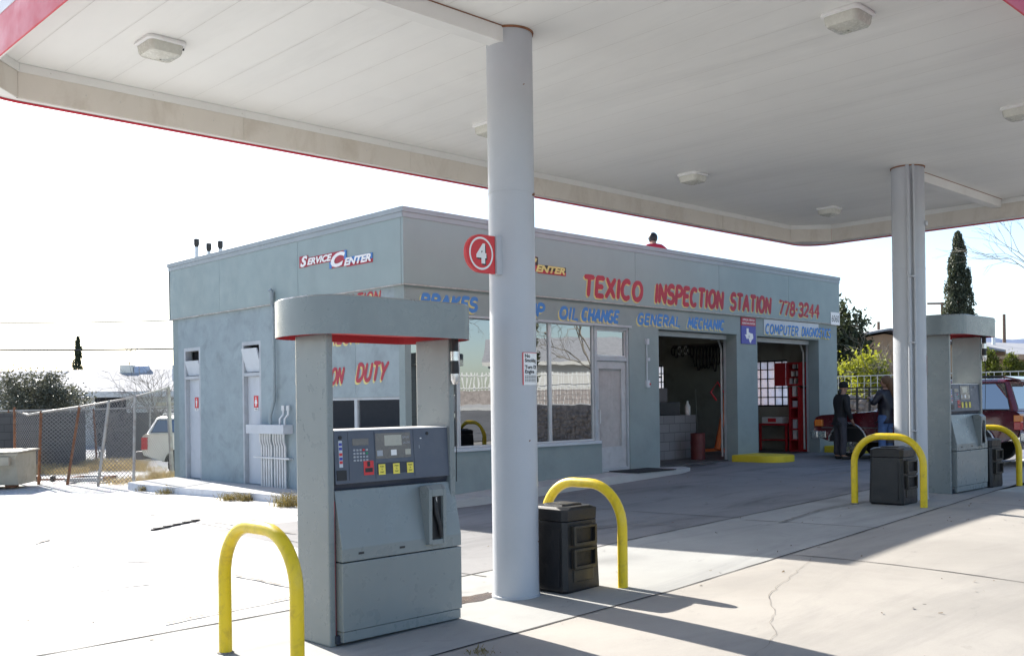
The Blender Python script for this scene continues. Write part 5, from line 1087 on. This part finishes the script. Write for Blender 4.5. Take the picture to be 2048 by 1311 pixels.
M['housew'] = mat('white_house_wall', (.60, .59, .55), .8, .07, 2, dirt=(.4, .36, .3), dscale=2, damt=.4)
M['housetan'] = mat('tan_house_wall', (.42, .27, .17), .85, .08, 2)
M['fasciaold'] = mat('peeling_fascia', (.6, .58, .55), .8, .12, 5, dirt=(.2, .1, .06), dscale=1.6, damt=.9)
def house(label, loc, rz, L, D, ze, zr, wallm, roofm, ov=.5, gable=False, openings=(), fasc=None):
    h = thing('house', label, 'house', loc, rz); x0, x1 = -L / 2, L / 2
    w = MB().box(x0, x1, 0, D, -.4, ze - .02); 
    for x in (x0, x1 - .1): w.prism([(0, ze - .015), (D, ze - .015), (D / 2, zr - .12)], 0, x, x + .1)
    w.build('wall', wallm, h)
    r = MB(); k = ov * (zr - ze) / (D / 2)
    r.hexa([(x0 - ov, -ov, ze - k), (x1 + ov, -ov, ze - k), (x1 + ov, D / 2, zr), (x0 - ov, D / 2, zr)], [(x0 - ov, -ov, ze - k + .08), (x1 + ov, -ov, ze - k + .08), (x1 + ov, D / 2, zr + .08), (x0 - ov, D / 2, zr + .08)])
    r.hexa([(x0 - ov, D + ov, ze - k), (x1 + ov, D + ov, ze - k), (x1 + ov, D / 2 + .001, zr), (x0 - ov, D / 2 + .001, zr)], [(x0 - ov, D + ov, ze - k + .08), (x1 + ov, D + ov, ze - k + .08), (x1 + ov, D / 2 + .001, zr + .08), (x0 - ov, D / 2 + .001, zr + .08)])
    r.build('roof', roofm, h); MB().box(x0 - ov, x1 + ov, -ov - .03, -ov - .002, ze - k - .16, ze - k + .07).build('fascia_board', fasc or wallm, h)
    for a, b, c, d, m, nm in openings:
        f = MB().box(a, b, -.05, -.003, c, d); f = f.build(nm, m, h)
        if nm == 'window': MB().box(a + .06, b - .06, -.06, -.052, c + .06, d - .06).build('pane', M['carglass'], f)
    return h
p = flat(300, 800, 41)
h = house('white house with a pale shingle roof and rooftop cooler behind the leaning fence', (p.x, p.y, -.1), YAW, 9, 8, 2.45, 3.42, M['housew'], M['shingle'], .5, openings=((-2.3, -1.0, .1, 2.2, M['dark'], 'porch_shade'), (.2, 1.3, .9, 2.0, M['housew'], 'window'), (2.2, 3.2, .9, 2.0, M['housew'], 'window')), fasc=M['fasciaold'])  # the porch is a near-black panel, its shadow painted on the wall
q = MB().box(-2.55, -1.95, 3.2, 3.9, 3.0, 3.66); q.build('rooftop_cooler', M['beige'], h, bevel=.02); MB().lathe([(.33, -1.9), (.33, -1.35)], 20, (0, 3.5, 3.32), 0).build('cooler_drum', mat('cooler_blue', (.45, .5, .6), .5), h, smooth=40)
MB().tube([(.45, 1.5, 2.7), (.45, 1.5, 3.55)], .03).tube([(.3, 1.5, 3.5), (.6, 1.5, 3.5)], .02).build('vent_pipe', M['conduit'], h); MB().box(2.3, 2.55, 2.2, 2.5, 3.0, 3.3).build('roof_vent', M['conduit'], h)
p = flat(-10, 800, 70); house('low grey-roofed house at the far left edge', (p.x, p.y, 0), YAW, 6, 8, 3.0, 4.4, M['housew'], M['shingle2'])
# block walls behind the fence
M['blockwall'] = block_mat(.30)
def run(name, label, cat, a, b, h, t, m, z=None):
    a, b = V(a), V(b); L = (b - a).length; mb = MB().box(0, L, 0, t, -.3, h).build(name, m); mb.location = (a.x, a.y, z if z is not None else gz(a.x, a.y)); mb.rotation_euler = (0, 0, math.atan2(b.y - a.y, b.x - a.x)); return tag(mb, label, cat)
f2 = lambda px, py: V((gp(px, py).x, gp(px, py).y))
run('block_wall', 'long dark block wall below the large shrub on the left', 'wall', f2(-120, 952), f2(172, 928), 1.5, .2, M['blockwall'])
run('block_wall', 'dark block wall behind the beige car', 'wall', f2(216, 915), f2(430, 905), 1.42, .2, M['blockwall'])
# chain-link
def linkmat():
    m, t, N, L, B = nt('chain_link'); uv = N.new('ShaderNodeUVMap'); sp = N.new('ShaderNodeSeparateXYZ'); L.new(uv.outputs[0], sp.inputs[0])
    def fam(op):
        s = math_(N, L, op, sp.outputs[0], sp.outputs[1]); f = math_(N, L, 'FRACT', math_(N, L, 'MULTIPLY', s, 12.0)); return math_(N, L, 'LESS_THAN', math_(N, L, 'ABSOLUTE', math_(N, L, 'SUBTRACT', f, .5)),   .092)
    a = math_(N, L, 'MAXIMUM', fam('ADD'), fam('SUBTRACT')); L.new(a, B.inputs['Alpha']); B.inputs['Base Color'].default_value = (.20, .19, .185, 1); B.inputs['Metallic'].default_value = .3; B.inputs['Roughness'].default_value = .6; return m
M['link'] = linkmat()
def meshpanel(name, cols, par):      # cols: list of (bottom, top); uv in metres
    me = bpy.data.meshes.new(name); vs, fs, uv = [], [], []; u = 0; us = []
    for i, (b, t) in enumerate(cols):
        if i: u += (V(b) - V(cols[i - 1][0])).length
        us.append(u); vs += [tuple(b), tuple(t)]
    fs = [(2 * i, 2 * i + 2, 2 * i + 3, 2 * i + 1) for i in range(len(cols) - 1)]; me.from_pydata(vs, [], fs); l = me.uv_layers.new(name='UVMap')
    hh = lambda i: (V(cols[i][1]) - V(cols[i][0])).length
    for i in range(len(fs)):
        for k, (c, top_) in enumerate(((i, 0), (i + 1, 0), (i + 1, 1), (i, 1))): l.data[i * 4 + k].uv = (us[c], hh(c) * top_)
    me.materials.append(M['link']); o = bpy.data.objects.new(name, me); COL.objects.link(o); o.parent = par; return o
def fence(label, posts, rail=None, rust=True, low=True, rr=.022):
    g = thing('chain_link_fence', label, 'fence', posts[0][0]); o = V(posts[0][0])
    P = [(V(b) - o, V(t) - o) for b, t in posts]
    for i, (b, t) in enumerate(P): MB().tube([b - V((0, 0, .1)), t, t + (t - b).normalized() * .03], [.032, .032, .02] if i < len(P) - 1 else [.05, .05, .03], 8).build('post', M['rust'] if rust and i < 3 else M['cpost'], g, smooth=50)
    R_ = [V(q) - o for q in rail] if rail else [t for b, t in P]
    MB().tube(R_, rr, 6).build('top_rail', M['cpost'], g, smooth=50); meshpanel('chain_link', [(b + V((0, 0, .03)), t - V((0, 0, .02))) for b, t in P], g); return g
def post(bx, by, tx, ty):
    b = gp(bx, by); return b, at(tx, ty, dist(b))
PS = [post(30, 962, 29, 816), post(77, 965.6, 82, 824), post(133.5, 966, 159, 813), post(195, 969, 218, 803), post(267, 968.7, 270, 793), post(345, 955, 336, 774.5)]
rl = [at(31, 820, dist(PS[0][0])), at(46, 826, dist(PS[0][0])), at(56, 829, dist(PS[1][0]))] + [t for b, t in PS[1:]]
fence('sagging chain-link fence with leaning rusty and white posts left of the station', PS, rl)
d2 = 27.5; PS2 = [(flat(x, 930, d2 + i * .6), at(x2, y2, d2 + i * .6)) for i, (x, x2, y2) in enumerate(((-60, -60, 823), (18, 17, 821), (194, 187, 818), (300, 300, 814), (400, 400, 811)))]
fence('straight rusty chain-link fence behind the sagging one, along the block wall', PS2)
# dumpster, scrap
p = gp(37, 975); dm = thing('dumpster', 'beige steel dumpster cut by the left edge of the photo', 'dumpster', (p.x, p.y, p.z), YAW + .12); k = MB()
k.prism([(.0, .06), (-.12, .62), (-.1, .70), (1.0, .71), (1.0, .06)], 0, -1.9, 0); M['dump'] = mat('dumpster_paint', (.44, .39, .30), .6, .1, 3, dirt=(.2, .15, .1), dscale=4, damt=.5); k.build('bin_body', M['dump'], dm, bevel=.015); MB().box(-1.5, -.1, -.22, -.118, .46, .64).build('lift_pocket', M['dump'], dm, bevel=.01)
MB().prism([(-.16, .71), (-.16, .745), (1.05, .76), (1.05, .73)], 0, -1.93, .06).build('lid', M['dump'], dm, bevel=.01); MB().box(-1.93, .035, -.14, -.08, .655, .70).build('rim', M['dump'], dm)
for x in (-1.6, -.3): MB().box(x, x + .2, .1, .3, 0, .065).build('skid', M['rust'], dm)
p = gp(178, 961); fr_ = thing('steel_scrap', 'grey steel frame lying flat on the gravel under the fence', 'scrap', (p.x, p.y, p.z), YAW)
for a, b, c, d in ((-.4, .4, -.3, -.22), (-.4, .4, .5, .58), (-.4, -.32, -.218, .498), (.32, .4, -.218, .498)): MB().box(a, b, c, d, 0, .09).build('rail', M['conduit'] if b - a > .3 else M['rust'], fr_)
p = gp(105, 963); sp_ = thing('scrap_axle', 'rusty pipe axle with small dark wheels lying at the fence foot', 'scrap', (p.x, p.y, p.z), YAW - .1); MB().tube([(-.5, 0, .05), (.6, 0, .06)], .02).build('axle', M['rust'], sp_)
for x in (-.35, -.02): MB().lathe([(.07, x), (.075, x + .02), (.07, x + .06)], 12, (0, 0, .07), 0).build('wheel', M['rubber'], sp_)
# dry grass and weeds
r = random.Random(77); g = MB()
def tuft(mb, c, n, h, sp):
    for i in range(n):
        b = V((c.x + r.gauss(0, sp), c.y + r.gauss(0, sp), c.z - .01)); a = r.uniform(0, 6.28); l = h * r.uniform(.4, 1.2); o = V((math.cos(a), math.sin(a), 0)); w = o.orthogonal().normalized() * .005
        mb.v += [tuple(b - w), tuple(b + w), tuple(b + o * l * .35 + V((0, 0, l * .75)) + w * .7), tuple(b + o * l * r.uniform(.5, .9) + V((0, 0, l * r.uniform(.8, 1)))), tuple(b + o * l * .35 + V((0, 0, l * .75)) - w * .7)]; k = len(mb.v); mb.f.append([k - 5, k - 4, k - 3, k - 2, k - 1]); mb.m.append(0)
for px0, px1, py0, py1, n, h in ((35, 175, 935, 948, 120, .16), (170, 290, 926, 940, 110, .22), (220, 300, 960, 969, 22, .15), (300, 348, 956, 964, 34, .22), (40, 330, 936, 942, 60, .10)):
    for i in range(n): tuft(g, gp(r.uniform(px0, px1), r.uniform(py0, py1)), 26, h, .12)
struct(tag(g.build('dry_grass', M['lf_dry']), 'straw-coloured dry grass along the fence and block wall', 'grass'), 'stuff')
for px, py, n, h, sp, lab in ((290, 981, 120, .14, .07, 'small yellow weed tuft at the rounded end of the white kerb'), (335, 987, 110, .13, .08, 'brownish weed tuft against the white kerb below the farther side door'), (462, 1000, 150, .15, .09, 'weed tuft against the white kerb below the nearer side door'), (492, 1001, 110, .17, .06, 'greener upright weed tuft beside the wider tuft on the white kerb'), (577, 1012, 260, .24, .11, 'largest weed clump at the kerb, just left of the foreground pump')):
    c = gp(px, py); mb = MB(); c0 = V((0, 0, 0)); tuft(mb, c0, n, h, sp); leaves(mb, [V((r.gauss(0, sp), r.gauss(0, sp), abs(r.gauss(0, h * .35)))) for i in range(n)], .018, r); o = mb.build('weed', M['lf_weed']); o.location = c; tag(o, lab, 'weed', 'weeds along the kerb')
c = gp(965, 1303); mb = MB(); tuft(mb, V((0, 0, 0)), 90, .03, .05); o = mb.build('weed', M['lf_weed']); o.location = c; tag(o, 'flat green weed growing from a crack at the bottom of the photo', 'weed', 'weeds along the kerb')
# overhead wires
M['wire'] = mat('wire', (.03, .03, .03), .6)
for y0_, y1_, lab, rr in ((627, 627, 'upper overhead wire crossing left of the station', .026), (630, 634, 'thin middle overhead wire left of the station', .018), (673, 686, 'lowest and thickest overhead wire left of the station', .038)):
    a, b = at(-900, y0_ - 12, 42), at(640, y1_ + 2, 42); P = [a.lerp(b, t / 16) + V((0, 0, -.5 * 4 * (t / 16) * (1 - t / 16))) for t in range(17)]; tag(MB().tube(P, rr, 5).build('power_line', M['wire']), lab, 'wire', 'overhead wires')
# right of the station
M['stone'] = mat('rubble_stone', (.33, .29, .27), .9, .3, 5, bmp=1.0, bscale=9, dirt=(.16, .14, .13), dscale=6, damt=.9)
XW = 27.0
sw = MB(); rs = random.Random(6); y = -3.0
while y < 16:
    z = -.3
    while z < 1.32: l = rs.uniform(.18, .34); hgt = rs.uniform(.16, .26); sw.ball((XW + rs.uniform(0, .06), y + rs.uniform(-.05, .05), z + gz(XW, y)), (.13 * rs.uniform(.7, 1.15), .15 * rs.uniform(.6, 1.1), .11 * rs.uniform(.7, 1.2)), 7, 5); z += rs.uniform(.13, .19)
    y += .2
sw.box(XW - .02, XW + .2, -3, 16, -.3, 1.52); tag(sw.build('stone_wall', M['stone'], smooth=80), 'low rubble stone wall behind the maroon car', 'wall')
M['whitewire'] = mat('white_wire', (.66, .66, .65), .5)
g = thing('wire_railing', 'white square-mesh wire railing on top of the rubble wall', 'fence', (XW + .1, 6, 1.52))
for z in (0.02, .2, .38, .56, .76): MB().box(-.012, .012, -9, 9, z, z + (.024 if z > .7 else .009)).build('rail', M['whitewire'], g)
mb = MB()
for i in range(91): mb.box(-.008, .008, -9 + i * .2 - .004, -9 + i * .2 + .004, 0, .76)
struct(mb.build('upright', M['whitewire'], g), 'stuff')
g = thing('black_railing', 'short black railing behind the maroon bonnet, between the two men', 'fence', (XW - .4, 0, .25))
a, b = pe(1690, 797, XW - .4), pe(1790, 797, XW - .4)
for zz in (775, 783, 797): q = pe(1720, zz, XW - .4); MB().box(-.02, .02, b.y, a.y, q.z - .25 - .018, q.z - .25 + .018).build('rail', M['black'], g)
for t in range(5): y = b.y + (a.y - b.y) * t / 4; MB().box(-.025, .025, y - .025, y + .025, -.02, pe(1720, 773, XW - .4).z - .25).build('post', M['black'], g)
shrub('bright yellow-green shrub above the rubble wall right of the station', flat(1733, 750, 29.5, 1.0), (0, 0, 1.15), (.85, .8, .9), 3600, .075, M['lf_lime'], 41, clumps=55, tight=.3)
bare_tree('tangle of leafless grey twigs beside the yellow-green shrub', flat(1778, 760, 29.5, 1.0), 2.4, .03, 17, 5, 'twig', spread=.9, name='bare_shrub', cat='shrub', stems=4)
r5 = random.Random(51); s = thing('dark_tree', 'dark evergreen tree rising behind the right end of the station', 'tree', flat(1682, 750, 38)); mb = MB()
leaves(mb, blob(r5, (0, 0, 3.0), (1.15, 1.2, 2.1), 9000, 110, .22), .10, r5); mb.build('crown', M['lf_dark'], s); mb = MB(); limbs(mb, r5, V((0, 0, 0)), V((0, 0, 1)), 1.5, .14, 3); mb.build('trunk', M['bark'], s)
cypress('tall dense cypress behind the far pump', flat(1919, 700, 46), 9.05, 1.22, 24000, .075, M['lf_cyp'], 9, prof=lambda t: (1 - t) ** .62 * .98 if t < .93 else (1 - t) ** .5 * .75)
for i, (px, w_, lab) in enumerate(((1984, .36, 'rounded golden-green shrub nearest the far pump hood'), (2026, .46, 'wider rounded golden-green shrub at the right edge of the photo'))):
    shrub(lab, flat(px, 740, 34, .6), (0, 0, 1.85), (w_, w_, .85), 3800, .05, M['lf_gold'], 60 + i, 'rounded_shrub', 60, 'golden shrubs above the wall', .03, .2, up=1.0)
p = flat(1850, 720, 44); house('tan house with a low gable just right of the station', (p.x, p.y, .3), YAW + PI / 2 + .15, 9, 9, 3.2, 4.0, M['housetan'], M['shingle2'], .45, fasc=M['housetan'])
p = flat(2080, 720, 47); h = house('tan house with a grey shingle roof at the right edge of the photo', (p.x, p.y, .3), YAW + .55, 13, 8, 3.3, 4.1, M['housetan'], M['shingle2'], .6, fasc=M['housetan'], openings=((1.5, 2.6, 1.2, 2.4, M['housew'], 'window'),))
q = at(1986.5, 640, 50); MB().tube([(q.x, q.y, 3.0), (q.x, q.y, q.z - .1)], .085, 10).tube([(q.x, q.y, q.z - .1), (q.x, q.y, q.z)], .11, 10).build('flue', M['conduit']); o = bpy.data.objects['flue']; tag(o, 'grey metal flue pipe standing behind the right-hand tan house', 'flue')
M['pole'] = mat('pole_wood', (.16, .11, .085), .9, .2, 9)
for px, yt, d_, arm, lab in ((1757, 645, 60, 0, 'short brown utility pole between the station and the far column'), (1884, 606, 62, 1, 'utility pole with a crossarm beside the tall cypress'), (2008, 630, 58, 0, 'thin rusty pole behind the right-hand tan house')):
    q = at(px, yt, d_); s = thing('utility_pole', lab, 'pole', (q.x, q.y, gz(q.x, q.y))); MB().tube([(0, 0, 0), (0, 0, q.z - .27)], [.13, .09], 8).build('pole', M['pole'], s, smooth=50)
    if arm:
        a = MB(); c_, s2 = math.cos(YAW), math.sin(YAW); a.hexa([(-.9 * c_ - .06 * s2, -.9 * s2 + .06 * c_, q.z - .40), (.9 * c_ - .06 * s2, .9 * s2 + .06 * c_, q.z - .40), (.9 * c_ - .16 * s2, .9 * s2 + .16 * c_, q.z - .40), (-.9 * c_ - .16 * s2, -.9 * s2 + .16 * c_, q.z - .40)], [(-.9 * c_ - .06 * s2, -.9 * s2 + .06 * c_, q.z - .28), (.9 * c_ - .06 * s2, .9 * s2 + .06 * c_, q.z - .28), (.9 * c_ - .16 * s2, .9 * s2 + .16 * c_, q.z - .28), (-.9 * c_ - .16 * s2, -.9 * s2 + .16 * c_, q.z - .28)]); a.build('crossarm', M['pole'], s)
bare_tree('leafless tree whose thin branches reach in at the right edge of the photo', flat(2200, 740, 34), 8.8, .085, 23, 6, 'twig', lean=(-.22, .1), spread=.5)
hl = MB(); rs = random.Random(2); ring = []
for i in range(15):
    px = 1960 + i * 22; zt = 58 + 3 * math.sin(i * .8) + rs.uniform(-2, 2); a, b, c = at(px, 789, 900), at(px, 789, 1000), at(px, 789, 1100); ring.append([(a.x, a.y, -5), (b.x, b.y, zt), (c.x, c.y, -5)])
hl.add([p for r_ in ring for p in r_], [(i * 3 + j, i * 3 + j + 1, i * 3 + j + 4, i * 3 + j + 3) for i in range(14) for j in range(2)]); struct(hl.build('hills', mat('hazed_hills', (.13, .17, .27), .9, .15, .02), smooth=80))  # blue-grey carries the distance haze in the colour itself
# across the street, seen in the shop windows: the far side climbs above eye height
M['road'] = concrete('worn_asphalt', (.17, .17, .175), (.11, .11, .112), .6, .3)
def strip2(name, a, b, w, m, z, z2=None):
    a, b = V(a), V(b); t = (b - a).normalized(); n_ = V((-t.y, t.x)) * w; mb = MB(); k = 30; P = [a.lerp(b, i / k) for i in range(k + 1)]
    near = lambda p: (*(p + n_), gz(*(p + n_)) + z); far = lambda p: (*(p - n_), z2)
    for p, q in zip(P[:-1], P[1:]): mb.quad(far(p), far(q), near(q), near(p))
    return struct(mb.build(name, m, merge=True))
strip2('street', (2, -34), (60, 24), 4.6, M['road'], .03, 1.25)
mb = MB(); u = V((.7071, -.7071)); 
for i in range(30):
    a, b = V((2, -34)) + V((.7071, .7071)) * 82 * i / 30, V((2, -34)) + V((.7071, .7071)) * 82 * (i + 1) / 30
    mb.quad(*[(*(p + u * o), z) for p, o, z in ((a, 4.6, 1.26), (b, 4.6, 1.26), (b, 4.62, 1.40), (a, 4.62, 1.40))]); mb.quad(*[(*(p + u * o), z) for p, o, z in ((a, 4.62, 1.40), (b, 4.62, 1.40), (b, 6.6, 1.55), (a, 6.6, 1.55))])
struct(mb.build('pavement', M['walk'], merge=True))
run('retaining_wall', 'rubble retaining wall across the street, seen mirrored in the shop windows', 'wall', (7.0, -38.6), (58, 12.4), .75, .4, M['stone'], 1.5)
g = thing('picket_fence', 'white picket fence across the street, seen mirrored in the shop windows', 'fence', (7.3, -38.7, 2.25), PI / 4)
for z in (.12, .72): MB().box(0, 68, -.02, .02, z, z + .05).build('rail', M['whitepl'], g)
mb = MB()
for i in range(340): mb.box(i * .2, i * .2 + .06, -.04, -.021, 0, .9)
struct(mb.build('picket', M['whitepl'], g), 'stuff')
house('grey-roofed white house across the street, seen mirrored in the shop windows', (48, -16, 1.5), PI / 4 + PI, 16, 9, 2.8, 4.4, M['housew'], M['shingle2'])
for x, y, hh, lab in ((38, -14, 9, 'cypress across the street left of the mirrored house'), (45, -8.5, 10, 'cypress across the street right of the mirrored house')): cypress(lab, (x, y, 1.5), hh, .8, 2500, .16, M['lf_cyp'], int(x))
for x, y, lab, sd_ in ((33, -15.2, 'leafless street tree left of the mirrored picket fence', 3), (38.5, -9.2, 'leafless street tree in the middle of the mirrored picket fence', 14), (27, -20.8, 'leafless street tree near the left end of the mirrored fence', 8)): bare_tree(lab, (x, y, 1.5), 7, .085, sd_, 6, 'twig', spread=.7)
p = V((-13, 46)); house('long brown house far to the left, seen mirrored in the side window', (p.x, p.y, 0), math.radians(32), 26, 9, 3.0, 4.2, M['trimgrey'], M['shingle2'])
# ---------------------------------------------------------------- camera, sky, sun
cam = bpy.data.cameras.new('camera'); co_ = bpy.data.objects.new('camera', cam); COL.objects.link(co_)
cam.sensor_width = 36; cam.lens = FP / 2048 * 36; cam.shift_y = (HY - 655.5) / 2048; cam.clip_end = 3000; cam.clip_start = .05
yaw = -math.atan2(EX[1], EY[1])
co_.matrix_world = Matrix.Translation((0, 0, EYE)) @ Matrix.Rotation(yaw, 4, 'Z') @ Matrix.Rotation(math.pi / 2, 4, 'X') @ Matrix.Rotation(-ROLL, 4, 'Z')
SC.camera = co_
EL, AZ = math.radians(30.4), math.radians(7.0)     # sun height; bearing clockwise from +y
sd = V((math.sin(AZ) * math.cos(EL), math.cos(AZ) * math.cos(EL), math.sin(EL)))
su = bpy.data.lights.new('sun', 'SUN'); su.energy = 5.0; su.angle = math.radians(.5); su.color = (1, .95, .87)
so = bpy.data.objects.new('sun', su); COL.objects.link(so); so.rotation_euler = sd.to_track_quat('Z', 'Y').to_euler()
W = bpy.data.worlds.new('World'); SC.world = W; W.use_nodes = True
t = W.node_tree; sk = t.nodes.new('ShaderNodeTexSky'); sk.sky_type = 'NISHITA'; sk.sun_disc = False
sk.sun_elevation = EL; sk.sun_rotation = AZ; sk.air_density = 1.0; sk.dust_density = 2.5; sk.ozone_density = 1.2; sk.altitude = 1200
bg = t.nodes['Background']; t.links.new(sk.outputs[0], bg.inputs[0]); bg.inputs[1].default_value = .11
SC.view_settings.view_transform = 'Standard'; SC.view_settings.look = 'None'; SC.view_settings.exposure = 1.3; SC.view_settings.gamma = 1
SC.cycles.max_bounces = 10; SC.cycles.diffuse_bounces = 5; SC.cycles.glossy_bounces = 4; SC.cycles.transparent_max_bounces = 16
SC.cycles.sample_clamp_indirect = 8; SC.cycles.use_denoising = True
